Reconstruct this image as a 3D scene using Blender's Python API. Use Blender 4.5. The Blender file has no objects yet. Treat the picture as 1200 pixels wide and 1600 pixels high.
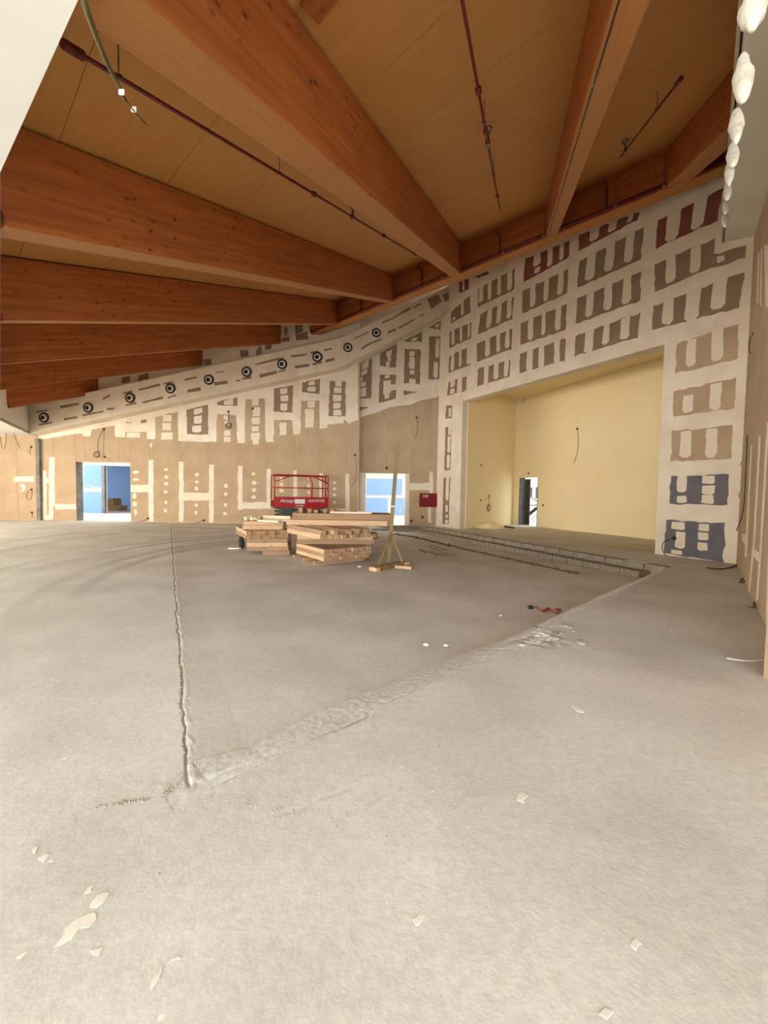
import bpy, bmesh, math, random
from mathutils import Vector, Matrix
rnd = random.Random(7)
V = Vector
scene = bpy.context.scene
col = scene.collection

# ------------------------------------------------------------------ camera
FPX, PITCH, ROLL, EYE = 647.0, 0.0442, 0.0170, 1.5
cF = V((0, math.cos(PITCH), -math.sin(PITCH)))
_R0 = V((1, 0, 0)); _U0 = _R0.cross(cF)
cR = _R0*math.cos(ROLL) + _U0*math.sin(ROLL)
cU = -_R0*math.sin(ROLL) + _U0*math.cos(ROLL)
CAM = V((0, 0, EYE))
cam_data = bpy.data.cameras.new('camera')
cam_data.sensor_fit = 'HORIZONTAL'; cam_data.sensor_width = 36
cam_data.lens = 36*FPX/1200; cam_data.clip_start = 0.05; cam_data.clip_end = 400
cam = bpy.data.objects.new('camera', cam_data); col.objects.link(cam)
cam.matrix_world = Matrix(((cR.x, cU.x, -cF.x, CAM.x), (cR.y, cU.y, -cF.y, CAM.y), (cR.z, cU.z, -cF.z, CAM.z), (0, 0, 0, 1)))
scene.camera = cam

# ------------------------------------------------------------------ sky, daylight, exposure
world = bpy.data.worlds.new('world'); scene.world = world; world.use_nodes = True
bg = world.node_tree.nodes['Background']
bg.inputs[0].default_value = (0.86, 0.93, 1.0, 1); bg.inputs[1].default_value = 2.6
scene.view_settings.view_transform = 'Standard'; scene.view_settings.look = 'None'
scene.view_settings.gamma = 1; scene.view_settings.use_curve_mapping = False
scene.view_settings.exposure = 0.5
scene.cycles.use_denoising = True; scene.cycles.adaptive_threshold = .06
scene.cycles.max_bounces = 6; scene.cycles.diffuse_bounces = 4
def area(name, loc, target, sx, sy, power, color):
    d = bpy.data.lights.new(name, 'AREA'); d.shape = 'RECTANGLE'; d.size = sx; d.size_y = sy
    d.energy = power; d.color = color
    o = bpy.data.objects.new(name, d); col.objects.link(o); o.location = loc
    o.rotation_euler = (V(target)-V(loc)).to_track_quat('-Z', 'Y').to_euler()
    return o
# daylight through the glazed front behind the camera and the openings of the left side
area('daylight_front', (-5.0, -9.6, 1.85), (-1.5, 10, 2.4), 24, 3.1, 2700, (0.93, 0.97, 1.0))
area('daylight_side', (-20.1, 7.5, 1.7), (0, 9.5, 2.0), 12, 3.0, 1250, (1.0, 0.90, 0.74))

# ------------------------------------------------------------------ helpers
def ray(x, y): return cR*((x-600)/FPX) - cU*((y-800)/FPX) + cF
def on_z(x, y, z=0.0):
    r = ray(x, y); return CAM + r*((z-EYE)/r.z)
def on_Y(x, y, Y):
    r = ray(x, y); return CAM + r*(Y/r.y)
class Plane:
    def __init__(s, p, n): s.p = V(p); s.n = V(n).normalized()
    def hit(s, x, y, off=0.0):
        r = ray(x, y); return CAM + r*(((s.p + s.n*off) - CAM).dot(s.n)/r.dot(s.n))
def tag(o, label=None, cat=None, group=None, kind=None):
    if label: o['label'] = label
    if cat: o['category'] = cat
    if group: o['group'] = group
    if kind: o['kind'] = kind
    return o
def empty(name, loc, label=None, cat=None, group=None):
    o = bpy.data.objects.new(name, None); col.objects.link(o); o.location = loc; o.empty_display_size = 0.1
    return tag(o, label, cat, group)
class MB:
    def __init__(s): s.v = []; s.f = []
    def add(s, vs, fs):
        b = len(s.v); s.v += [V(p) for p in vs]; s.f += [tuple(i+b for i in f) for f in fs]; return s
    def hexa(s, p):   # 8 points: bottom ring, top ring
        return s.add(p, [(3,2,1,0),(4,5,6,7),(0,1,5,4),(1,2,6,5),(2,3,7,6),(3,0,4,7)])
    def box(s, c, ax, ay, az, sx, sy, sz):
        c = V(c); ax = V(ax)*sx/2; ay = V(ay)*sy/2; az = V(az)*sz/2
        return s.hexa([c-ax-ay-az, c+ax-ay-az, c+ax+ay-az, c-ax+ay-az, c-ax-ay+az, c+ax-ay+az, c+ax+ay+az, c-ax+ay+az])
    def abox(s, lo, hi):
        lo = V(lo); hi = V(hi)
        return s.box((lo+hi)/2, (1,0,0), (0,1,0), (0,0,1), hi.x-lo.x, hi.y-lo.y, hi.z-lo.z)
    def bar(s, a, b, w, h=None, up=(0,0,1)):
        a = V(a); b = V(b); d = (b-a); L = d.length; d.normalize()
        u = V(up)
        if abs(d.dot(u)) > .98: u = V((1,0,0))
        sd = d.cross(u).normalized(); u2 = sd.cross(d)
        return s.box((a+b)/2, d, sd, u2, L, w, h or w)
    def prism(s, poly, d):
        n = len(poly); d = V(d)
        vs = [V(p) for p in poly] + [V(p)+d for p in poly]
        fs = [tuple(range(n)), tuple(range(2*n-1, n-1, -1))] + [((i+1) % n, i, i+n, (i+1) % n+n) for i in range(n)]
        return s.add(vs, fs)
    def tube(s, path, r, n=6, cap=True, closed=False):
        path = [V(p) for p in path]; rings = []; m = len(path); up = None
        for i in range(m):
            a = path[i-1] if (i > 0 or closed) else path[i]; b = path[(i+1) % m] if (i < m-1 or closed) else path[i]
            t = (b-a).normalized()
            if up is None or abs(up.dot(t)) > .97: up = V((0,0,1)) if abs(t.z) < .9 else V((1,0,0))
            x = t.cross(up).normalized(); y = x.cross(t); up = y
            rr = r[i] if isinstance(r, (list, tuple)) else r
            rings.append([path[i] + x*(rr*math.cos(2*math.pi*k/n)) + y*(rr*math.sin(2*math.pi*k/n)) for k in range(n)])
        vs = [p for g in rings for p in g]; fs = []
        for i in range(m if closed else m-1):
            j = (i+1) % m
            for k in range(n): fs.append((i*n+k, i*n+(k+1) % n, j*n+(k+1) % n, j*n+k))
        if cap and not closed: fs += [tuple(range(n-1, -1, -1)), tuple(range((m-1)*n, m*n))]
        return s.add(vs, fs)
    def lathe(s, c, axis, prof, n=20):   # prof: (radius, height along axis)
        c = V(c); a = V(axis).normalized(); x = a.orthogonal().normalized(); y = a.cross(x); b = len(s.v)
        for r, h in prof:
            for k in range(n): s.v.append(c + a*h + x*(r*math.cos(2*math.pi*k/n)) + y*(r*math.sin(2*math.pi*k/n)))
        for i in range(len(prof)-1):
            for k in range(n): s.f.append((b+i*n+k, b+i*n+(k+1) % n, b+(i+1)*n+(k+1) % n, b+(i+1)*n+k))
        s.f.append(tuple(b+k for k in range(n-1, -1, -1))); s.f.append(tuple(b+(len(prof)-1)*n+k for k in range(n)))
        return s
    def build(s, name, mat, parent=None, smooth=False):
        lo = V((min(p.x for p in s.v), min(p.y for p in s.v), min(p.z for p in s.v)))
        hi = V((max(p.x for p in s.v), max(p.y for p in s.v), max(p.z for p in s.v)))
        c = V(((lo.x+hi.x)/2, (lo.y+hi.y)/2, lo.z))
        me = bpy.data.meshes.new(name); me.from_pydata([p-c for p in s.v], [], s.f); me.validate()
        bm = bmesh.new(); bm.from_mesh(me); bmesh.ops.recalc_face_normals(bm, faces=bm.faces); bm.to_mesh(me); bm.free()
        if smooth: me.polygons.foreach_set('use_smooth', [True]*len(me.polygons))
        return link(name, me, mat, c, parent)
def world_loc(o):
    l = o.location.copy()
    while o.parent: o = o.parent; l += o.location
    return l
def link(name, me, mat, loc, parent=None):
    if mat and not me.materials: me.materials.append(mat)
    o = bpy.data.objects.new(name, me); col.objects.link(o)
    if parent: o.parent = parent; o.location = V(loc) - world_loc(parent)
    else: o.location = loc
    return o
def structure(o): o['kind'] = 'structure'; return o

# ------------------------------------------------------------------ materials
def lin(c):
    return tuple(((x/12.92) if x <= .04045 else ((x+.055)/1.055)**2.4) for x in (c[0]/255, c[1]/255, c[2]/255))
def mat(name, c1, c2=None, scale=4, rough=.85, bump=.0, bscale=40, stretch=None, detail=4, metallic=0, emit=None, contrast=(.35,.65)):
    m = bpy.data.materials.new(name); m.use_nodes = True; nt = m.node_tree; n = nt.nodes; L = nt.links
    b = n['Principled BSDF']; b.inputs['Roughness'].default_value = rough; b.inputs['Metallic'].default_value = metallic
    c1 = lin(c1); c2 = lin(c2) if c2 else tuple(x*.82 for x in c1)
    tc = n.new('ShaderNodeTexCoord'); mp = n.new('ShaderNodeMapping'); L.new(tc.outputs['Object'], mp.inputs[0])
    if stretch: mp.inputs['Scale'].default_value = stretch
    nz = n.new('ShaderNodeTexNoise'); nz.inputs['Scale'].default_value = scale; nz.inputs['Detail'].default_value = detail
    L.new(mp.outputs[0], nz.inputs['Vector'])
    cr = n.new('ShaderNodeValToRGB'); cr.color_ramp.elements[0].position = contrast[0]; cr.color_ramp.elements[1].position = contrast[1]
    cr.color_ramp.elements[0].color = (*c2, 1); cr.color_ramp.elements[1].color = (*c1, 1)
    L.new(nz.outputs[0], cr.inputs[0]); L.new(cr.outputs[0], b.inputs['Base Color'])
    if bump:
        n2 = n.new('ShaderNodeTexNoise'); n2.inputs['Scale'].default_value = bscale; n2.inputs['Detail'].default_value = 5
        L.new(mp.outputs[0], n2.inputs['Vector'])
        bp = n.new('ShaderNodeBump'); bp.inputs['Strength'].default_value = bump; bp.inputs['Distance'].default_value = .02
        L.new(n2.outputs[0], bp.inputs['Height']); L.new(bp.outputs[0], b.inputs['Normal'])
    return m
def wood(name, c1, c2, knot=None, stretch=(.35, 6, 6), seed=0, lam=0.0, rough=.6):
    """grain runs along local X; knots are small dark spots, lam the lamella pitch of the glulam"""
    m = mat(name, c1, c2, scale=3.2, stretch=stretch, rough=rough, detail=7, contrast=(.3, .7))
    nt = m.node_tree; n = nt.nodes; L = nt.links; b = n['Principled BSDF']
    oi = n.new('ShaderNodeObjectInfo'); mp = next(x for x in n if x.type == 'MAPPING')
    mul = n.new('ShaderNodeMath'); mul.operation = 'MULTIPLY'; mul.inputs[1].default_value = 57.0
    L.new(oi.outputs['Random'], mul.inputs[0])
    cmb = n.new('ShaderNodeCombineXYZ'); L.new(mul.outputs[0], cmb.inputs[0]); L.new(mul.outputs[0], cmb.inputs[1])
    L.new(cmb.outputs[0], mp.inputs['Location'])
    cur = b.inputs['Base Color'].links[0].from_socket
    tc = next(x for x in n if x.type == 'TEX_COORD')
    if knot:
        vo = n.new('ShaderNodeTexVoronoi'); vo.inputs['Scale'].default_value = 6.5
        m2 = n.new('ShaderNodeMapping'); m2.inputs['Scale'].default_value = (.6, 1.25, 1.25); L.new(tc.outputs['Object'], m2.inputs[0]); L.new(cmb.outputs[0], m2.inputs['Location'])
        L.new(m2.outputs[0], vo.inputs['Vector'])
        r = n.new('ShaderNodeValToRGB'); r.color_ramp.elements[0].position = .07; r.color_ramp.elements[1].position = .2
        r.color_ramp.elements[0].color = (1, 1, 1, 1); r.color_ramp.elements[1].color = (0, 0, 0, 1)
        L.new(vo.outputs['Distance'], r.inputs[0])
        n3 = n.new('ShaderNodeTexNoise'); n3.inputs['Scale'].default_value = .9; n3.inputs['Detail'].default_value = 2; L.new(tc.outputs['Object'], n3.inputs['Vector'])
        r3 = n.new('ShaderNodeValToRGB'); r3.color_ramp.elements[0].position = .36; r3.color_ramp.elements[1].position = .55; L.new(n3.outputs[0], r3.inputs[0])
        mm = n.new('ShaderNodeMath'); mm.operation = 'MULTIPLY'; L.new(r.outputs[0], mm.inputs[0]); L.new(r3.outputs[0], mm.inputs[1])
        mx = n.new('ShaderNodeMixRGB'); mx.inputs[2].default_value = (*lin(knot), 1); L.new(mm.outputs[0], mx.inputs[0]); L.new(cur, mx.inputs[1])
        cur = mx.outputs[0]
    if lam:
        sp = n.new('ShaderNodeSeparateXYZ'); L.new(tc.outputs['Object'], sp.inputs[0])
        md = n.new('ShaderNodeMath'); md.operation = 'SNAP'; md.inputs[1].default_value = lam; L.new(sp.outputs['Z'], md.inputs[0])
        wn = n.new('ShaderNodeTexWhiteNoise'); wn.noise_dimensions = '1D'; L.new(md.outputs[0], wn.inputs['W'])
        hs = n.new('ShaderNodeHueSaturation'); mr = n.new('ShaderNodeMapRange'); mr.inputs['To Min'].default_value = .93; mr.inputs['To Max'].default_value = 1.05
        L.new(wn.outputs['Value'], mr.inputs[0]); L.new(mr.outputs[0], hs.inputs['Value']); L.new(cur, hs.inputs['Color']); cur = hs.outputs[0]
    L.new(cur, b.inputs['Base Color'])
    return m
M = {}
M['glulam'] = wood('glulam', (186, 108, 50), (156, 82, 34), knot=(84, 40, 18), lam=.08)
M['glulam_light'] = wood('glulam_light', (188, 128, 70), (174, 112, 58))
M['deck'] = wood('deck', (208, 150, 82), (199, 140, 73), stretch=(.5, 3, 3))
M['compound'] = mat('joint_compound', (230, 215, 193), (218, 201, 177), scale=1.6, rough=.9, bump=.05, bscale=30)
M['compound2'] = mat('joint_compound_thin', (222, 204, 176), (204, 185, 157), scale=9, rough=.9)
M['board'] = mat('plasterboard_paper', (182, 156, 124), (170, 143, 111), scale=1.2, rough=.9)
M['board_grey'] = mat('plasterboard_grey', (146, 122, 99), (136, 112, 90), scale=2.2, rough=.9)
M['board_red'] = mat('plasterboard_red', (136, 76, 66), (122, 64, 56), scale=2.2, rough=.9)
M['board_blue'] = mat('plasterboard_blue', (110, 105, 106), (99, 94, 96), scale=2.2, rough=.9)
M['blue_wall'] = mat('blue_board', (148, 182, 230), (138, 174, 225), scale=.7, rough=.85)
M['cream'] = mat('cream_primer', (248, 228, 182), (245, 222, 172), scale=.5, rough=.9)
M['white'] = mat('white_plaster', (226, 222, 212), (218, 212, 200), scale=.8, rough=.9)
M['concrete_edge'] = mat('concrete_reveal', (136, 130, 120), (104, 98, 90), scale=3, rough=.9, bump=.2)
M['concrete_block'] = mat('concrete_block', (150, 138, 118), (126, 112, 92), scale=7, rough=.95, bump=.3, bscale=60)
M['red_pipe'] = mat('red_pipe', (112, 28, 22), (90, 20, 16), scale=6, rough=.45)
M['steel'] = mat('zinc_steel', (150, 145, 138), (120, 116, 110), scale=10, rough=.4, metallic=.8)
M['black'] = mat('black_plastic', (24, 22, 22), (18, 17, 17), rough=.5)
M['nozzle_white'] = mat('nozzle_white', (226, 222, 216), (218, 214, 206), rough=.5)
M['foam'] = mat('expanding_foam', (190, 184, 168), (172, 164, 146), scale=9, rough=.8, bump=.5, bscale=25)
M['timber'] = wood('sawn_timber', (206, 172, 134), (184, 147, 108), stretch=(.6, 8, 8), knot=(150, 96, 60), rough=.8)
M['timber_dark'] = wood('sawn_timber_brown', (164, 131, 98), (142, 109, 78), stretch=(.6, 8, 8), knot=(120, 76, 48), rough=.8)
M['end_grain'] = mat('end_grain', (176, 142, 106), (146, 112, 80), scale=30, rough=.9)
M['timber_white'] = wood('pale_board', (234, 216, 186), (220, 196, 162), stretch=(.6, 8, 8), rough=.8)
M['prop_wood'] = wood('prop_wood', (134, 110, 68), (108, 86, 48), stretch=(3, 3, .4), rough=.7)
M['lift_red'] = mat('lift_red', (178, 22, 26), (158, 16, 22), scale=5, rough=.4)
M['lift_white'] = mat('lift_white', (232, 226, 222), (222, 216, 210), rough=.5)
M['lift_grey'] = mat('lift_grey', (92, 90, 88), (70, 68, 66), rough=.5)
M['rubber'] = mat('rubber', (38, 36, 35), (28, 27, 26), rough=.8)
M['sign_red'] = mat('sign_red', (116, 4, 8), (106, 3, 6), scale=3, rough=.8)
M['cable'] = mat('grey_cable', (128, 112, 92), (110, 94, 76), rough=.7)
M['cable_dark'] = mat('dark_cable', (70, 58, 46), (56, 46, 36), rough=.7)
M['cable_green'] = mat('olive_cable', (88, 78, 34), (70, 62, 24), rough=.6)
M['orange_cable'] = mat('red_cable', (150, 62, 42), (120, 46, 32), rough=.6)
M['rubble'] = mat('rubble', (172, 163, 148), (138, 128, 113), scale=14, rough=.95, bump=.4)
M['splash'] = mat('plaster_splash', (232, 228, 216), (220, 214, 200), scale=12, rough=.9)
M['door_brown'] = mat('dark_door', (74, 60, 50), (58, 46, 38), scale=3, rough=.6)
M['joint_dirt'] = mat('joint_dirt', (118, 100, 78), (92, 76, 58), scale=12, rough=.95)
M['batten'] = wood('weathered_batten', (150, 128, 98), (126, 104, 76), stretch=(.6, 8, 8), rough=.9)
M['socket'] = mat('dark_box', (40, 32, 26), (30, 24, 20), rough=.8)

def floor_material():
    m = mat('concrete_floor', (218, 215, 207), (193, 189, 180), scale=.9, rough=.82, detail=6, contrast=(.3, .68))
    nt = m.node_tree; n = nt.nodes; L = nt.links; b = n['Principled BSDF']
    tc = next(x for x in n if x.type == 'TEX_COORD'); cur = b.inputs['Base Color'].links[0].from_socket
    # fine speckle
    s = n.new('ShaderNodeTexNoise'); s.inputs['Scale'].default_value = 22; s.inputs['Detail'].default_value = 4; s.inputs['Roughness'].default_value = .7
    L.new(tc.outputs['Object'], s.inputs['Vector'])
    mr = n.new('ShaderNodeMapRange'); mr.inputs['From Min'].default_value = .3; mr.inputs['From Max'].default_value = .7; mr.inputs['To Min'].default_value = .88; mr.inputs['To Max'].default_value = 1.07
    L.new(s.outputs[0], mr.inputs[0])
    hs = n.new('ShaderNodeHueSaturation'); L.new(cur, hs.inputs['Color']); L.new(mr.outputs[0], hs.inputs['Value']); cur = hs.outputs[0]
    # pale and dark specks of grit
    for sc_, th, c_ in ((7.0, .055, (238, 236, 228)), (5.0, .03, (120, 112, 100))):
        vo = n.new('ShaderNodeTexVoronoi'); vo.inputs['Scale'].default_value = sc_; L.new(tc.outputs['Object'], vo.inputs['Vector'])
        rr = n.new('ShaderNodeMapRange'); rr.inputs['From Min'].default_value = th*1.3; rr.inputs['From Max'].default_value = th*.8; L.new(vo.outputs['Distance'], rr.inputs[0])
        gt = n.new('ShaderNodeSeparateColor'); L.new(vo.outputs['Color'], gt.inputs[0])
        g2 = n.new('ShaderNodeMath'); g2.operation = 'GREATER_THAN'; g2.inputs[1].default_value = .72; L.new(gt.outputs[0], g2.inputs[0])
        ml_ = n.new('ShaderNodeMath'); ml_.operation = 'MULTIPLY'; L.new(rr.outputs[0], ml_.inputs[0]); L.new(g2.outputs[0], ml_.inputs[1])
        mx = n.new('ShaderNodeMixRGB'); mx.inputs[2].default_value = (*lin(c_), 1); L.new(ml_.outputs[0], mx.inputs[0]); L.new(cur, mx.inputs[1]); cur = mx.outputs[0]
    # tyre marks: two pairs of dusty arcs
    nz = n.new('ShaderNodeTexNoise'); nz.inputs['Scale'].default_value = .3; L.new(tc.outputs['Object'], nz.inputs['Vector'])
    r2 = n.new('ShaderNodeMapRange'); r2.inputs['From Min'].default_value = .35; r2.inputs['From Max'].default_value = .6; L.new(nz.outputs[0], r2.inputs[0])
    sx_ = n.new('ShaderNodeSeparateXYZ'); L.new(tc.outputs['Object'], sx_.inputs[0])
    r4 = n.new('ShaderNodeMapRange'); r4.inputs['From Min'].default_value = -2.6; r4.inputs['From Max'].default_value = -3.4; L.new(sx_.outputs['X'], r4.inputs[0])
    mm0 = n.new('ShaderNodeMath'); mm0.operation = 'MULTIPLY'; L.new(r2.outputs[0], mm0.inputs[0]); L.new(r4.outputs[0], mm0.inputs[1])
    def ring(cx, cy, R, w, dark):
        nonlocal cur
        vs = n.new('ShaderNodeVectorMath'); vs.operation = 'SUBTRACT'; vs.inputs[1].default_value = (cx, cy, 0); L.new(tc.outputs['Object'], vs.inputs[0])
        ml = n.new('ShaderNodeVectorMath'); ml.operation = 'MULTIPLY'; ml.inputs[1].default_value = (1, 1, 0); L.new(vs.outputs[0], ml.inputs[0])
        ln = n.new('ShaderNodeVectorMath'); ln.operation = 'LENGTH'; L.new(ml.outputs[0], ln.inputs[0])
        sb = n.new('ShaderNodeMath'); sb.operation = 'SUBTRACT'; sb.inputs[1].default_value = R; L.new(ln.outputs['Value'], sb.inputs[0])
        ab = n.new('ShaderNodeMath'); ab.operation = 'ABSOLUTE'; L.new(sb.outputs[0], ab.inputs[0])
        r = n.new('ShaderNodeMapRange'); r.inputs['From Min'].default_value = w; r.inputs['From Max'].default_value = w*.35; L.new(ab.outputs[0], r.inputs[0])
        mm = n.new('ShaderNodeMath'); mm.operation = 'MULTIPLY'; L.new(r.outputs[0], mm.inputs[0]); L.new(mm0.outputs[0], mm.inputs[1])
        mx = n.new('ShaderNodeMixRGB'); mx.inputs[2].default_value = (*lin(dark), 1); L.new(mm.outputs[0], mx.inputs[0]); L.new(cur, mx.inputs[1]); cur = mx.outputs[0]
    for R_ in (7.5, 8.0, 8.9, 9.5): ring(2.4, 9.1, R_, .16, (178, 174, 166))
    ring(2.0, 12.0, 11.2, .3, (178, 174, 166)); ring(2.0, 12.0, 12.4, .3, (178, 174, 166))
    L.new(cur, b.inputs['Base Color'])
    n2 = n.new('ShaderNodeTexNoise'); n2.inputs['Scale'].default_value = 55; n2.inputs['Detail'].default_value = 3; L.new(tc.outputs['Object'], n2.inputs['Vector'])
    bp = n.new('ShaderNodeBump'); bp.inputs['Strength'].default_value = .22; bp.inputs['Distance'].default_value = .004
    L.new(n2.outputs[0], bp.inputs['Height']); L.new(bp.outputs[0], b.inputs['Normal'])
    return m
M['floor'] = floor_material()

# ------------------------------------------------------------------ key lines of the place
YB, YR, YF = 19.2, 19.72, 18.6              # back wall, its recessed right stretch, bulkhead face
PHI = math.radians(29.615)
SN = V((-math.cos(PHI), -math.sin(PHI), 0)); STAGE_D = 11.9
SDIR = V((math.sin(PHI), -math.cos(PHI), 0))   # along the stage wall towards the viewer's right
PB = Plane((0, YB, 0), (0, -1, 0)); PRW = Plane((0, YR, 0), (0, -1, 0)); PS = Plane(-SN*STAGE_D, SN)
RW0 = V((8.257, 9.633, 0)); RDIR = V((.612, .791, 0)).normalized(); RN = V((-RDIR.y, RDIR.x, 0))
PR = Plane(RW0, RN)
EA = on_Y(487, 522, YB-.1); EDIR = V((.732, -.681, 0)).normalized()
BDIR = V((.317, 1, .402)).normalized(); BH = V((.317, 1, 0)).normalized(); BSIDE = V((BH.y, -BH.x, 0))
RNORM = EDIR.cross(BDIR); RNORM = RNORM/RNORM.z
def z_bot(x, y): return EA.z - (RNORM.x*(x-EA.x) + RNORM.y*(y-EA.y))
HB = .93
def z_deck(x, y): return z_bot(x, y) + HB

# ------------------------------------------------------------------ floor
L_A, L_B = on_z(292, 1197), on_z(268, 822)         # crease on the left
R_A, R_B = on_z(333, 1229), on_z(1042, 887)        # upper edge of the sloping border on the right
S_A, S_B = R_B, on_z(655, 821.5)                   # stage edge
LOW = -.27
def side(p, a, b):   # signed distance, positive to the right of a->b
    d = (b-a).to_2d(); q = (V((p[0], p[1]))-a.to_2d()); return (q.x*d.y - q.y*d.x)/d.length
import numpy as np
def hash_noise(x, y, s):
    # smooth value noise on arrays
    x = x*s; y = y*s; xi = np.floor(x); yi = np.floor(y); fx = x-xi; fy = y-yi
    fx = fx*fx*(3-2*fx); fy = fy*fy*(3-2*fy)
    h = lambda a, b: np.modf(np.abs(np.sin(a*127.1+b*311.7)*43758.5453))[0]
    return (h(xi, yi)*(1-fx)+h(xi+1, yi)*fx)*(1-fy) + (h(xi, yi+1)*(1-fx)+h(xi+1, yi+1)*fx)*fy
def sdist(X, Y, a, b):
    dx, dy = b.x-a.x, b.y-a.y; l = math.hypot(dx, dy); return ((X-a.x)*dy-(Y-a.y)*dx)/l, ((X-a.x)*dx+(Y-a.y)*dy)/(l*l)
FAR_A, FAR_B = V((-8.9, 17.4, 0)), V((-.3, 19.55, 0))
def height(X, Y):
    n1 = hash_noise(X, Y, 3.0)-.5; n2 = hash_noise(X, Y, 11.0)-.5; n3 = hash_noise(X, Y, 31.0)-.5
    wob = n1*.06 + n2*.03
    dl, tl = sdist(X, Y, L_A, L_B); dl = dl + n2*.02 + n1*.03     # >0 right of the crease
    dr, tr = sdist(X, Y, R_A, R_B); dr = -(dr) + wob*1.2            # >0 on the sunken side
    ds, ts = sdist(X, Y, S_A, S_B); ds = -ds                       # >0 on the hall side
    df, tf = sdist(X, Y, FAR_A, FAR_B)                             # >0 nearer than the far edge
    inside = (dl > 0) & (dr > 0) & (ds > -.02) & (df > 0)
    frac = np.clip(dl/np.maximum(dl+np.maximum(ds-.34, 0), .2), 0, 1)
    zlow = LOW*frac
    w = .16 + .26*np.clip(tr, 0, 1)
    ch = np.clip(dr/w, 0, 1)
    end = np.clip(df/.25, 0, 1)
    Z = np.where(inside, zlow*ch*end - .012*ch*np.clip(dl/.3, 0, 1)*np.clip(1-tr*1.5, 0, 1), 0)
    rough = np.exp(-((dr-.5*w)/(.6*w+.05))**2)*((tr > -.02) & (tr < 1))
    Z += rough*(n2*.004+n3*.003)
    # the broken stretch of the border
    brk = np.exp(-((X-BRK.x)**2+(Y-BRK.y)**2)/.05); Z += brk*(n2*.03+n3*.04-.012)
    # crease: a narrow groove with a ragged lip
    g = np.exp(-(dl/.008)**2)*((tl > -.01) & (tl < 1.0)); lip = np.exp(-((dl-.03)/.018)**2)*((tl > -.01) & (tl < .3))
    Z += -.012*g + lip*(.001+n3*.006)
    # crack at the lower edge of the border and the ones running on from the apex
    g2 = np.exp(-(dr/.012)**2)*((tr > 0) & (tr < 1)); Z -= .014*g2*(n1+.7)
    for a, b, dep in CRACKS:
        d, t = sdist(X, Y, a, b); Z -= .22*dep*np.exp(-((d+n1*.05+n2*.03)/.007)**2)*((t > 0) & (t < 1))*np.clip(n1*2+.7, 0, 1)
    Z += n1*.003 + n2*.001 + n3*.0004
    return Z
BRK = on_z(842, 996)
CRACKS = [(on_z(286, 1212), on_z(262, 1245), .02), (on_z(262, 1247), on_z(190, 1256), .02), (on_z(190, 1256), on_z(120, 1280), .012),
          (on_z(320, 1252), on_z(398, 1280), .012), (on_z(398, 1280), on_z(480, 1262), .012), (on_z(480, 1262), on_z(580, 1215), .01),
          (on_z(690, 1170), on_z(770, 1060), .008)]
def build_floor():
    us = sorted(set([round(x, 5) for x in np.concatenate([np.linspace(-1.02, -.56, 110), np.linspace(-.56, -.45, 150), np.linspace(-.45, .98, 400)])]))
    ys = np.concatenate([np.geomspace(.55, 12, 430), np.linspace(12, 24.5, 90)[1:]])
    U, Yg = np.meshgrid(np.array(us), ys); X = U*Yg; Z = height(X, Yg)
    nr, nc = X.shape
    vs = np.stack([X.ravel(), Yg.ravel(), Z.ravel()], 1)
    idx = np.arange(nr*nc).reshape(nr, nc)
    fs = np.stack([idx[:-1, :-1].ravel(), idx[:-1, 1:].ravel(), idx[1:, 1:].ravel(), idx[1:, :-1].ravel()], 1)
    me = bpy.data.meshes.new('floor')
    me.vertices.add(len(vs)); me.vertices.foreach_set('co', vs.astype(np.float32).ravel())
    me.loops.add(fs.size); me.loops.foreach_set('vertex_index', fs.astype(np.int32).ravel())
    me.polygons.add(len(fs)); me.polygons.foreach_set('loop_start', np.arange(0, fs.size, 4, dtype=np.int32)); me.polygons.foreach_set('loop_total', np.full(len(fs), 4, dtype=np.int32))
    me.update(); me.validate(); me.polygons.foreach_set('use_smooth', [True]*len(me.polygons))
    f = structure(link('floor', me, M['floor'], (0, 0, 0)))
    # the rest of the slab, behind and beside the viewer
    mb = MB()
    mb.add([(-22, -11, -.003), (12, -11, -.003), (12, .56, -.003), (-22, .56, -.003)], [(0, 1, 2, 3)])
    mb.add([(-22, .56, -.003), (-.55, .56, -.003), (-20, 19.6, -.003), (-22, 19.6, -.003)], [(0, 1, 2, 3)])
    mb.add([(.5, .56, -.003), (12, .56, -.003), (12, 12.2, -.003)], [(0, 1, 2)])
    o = mb.build('floor', M['floor'], f)
    return f
FLOOR = build_floor()
def fz(x, y): return float(height(np.array([x]), np.array([y]))[0])
def ground(px, py, it=6):
    z = 0.0
    for _ in range(it): p = on_z(px, py, z); z = fz(p.x, p.y)
    return V((p.x, p.y, z))

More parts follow.
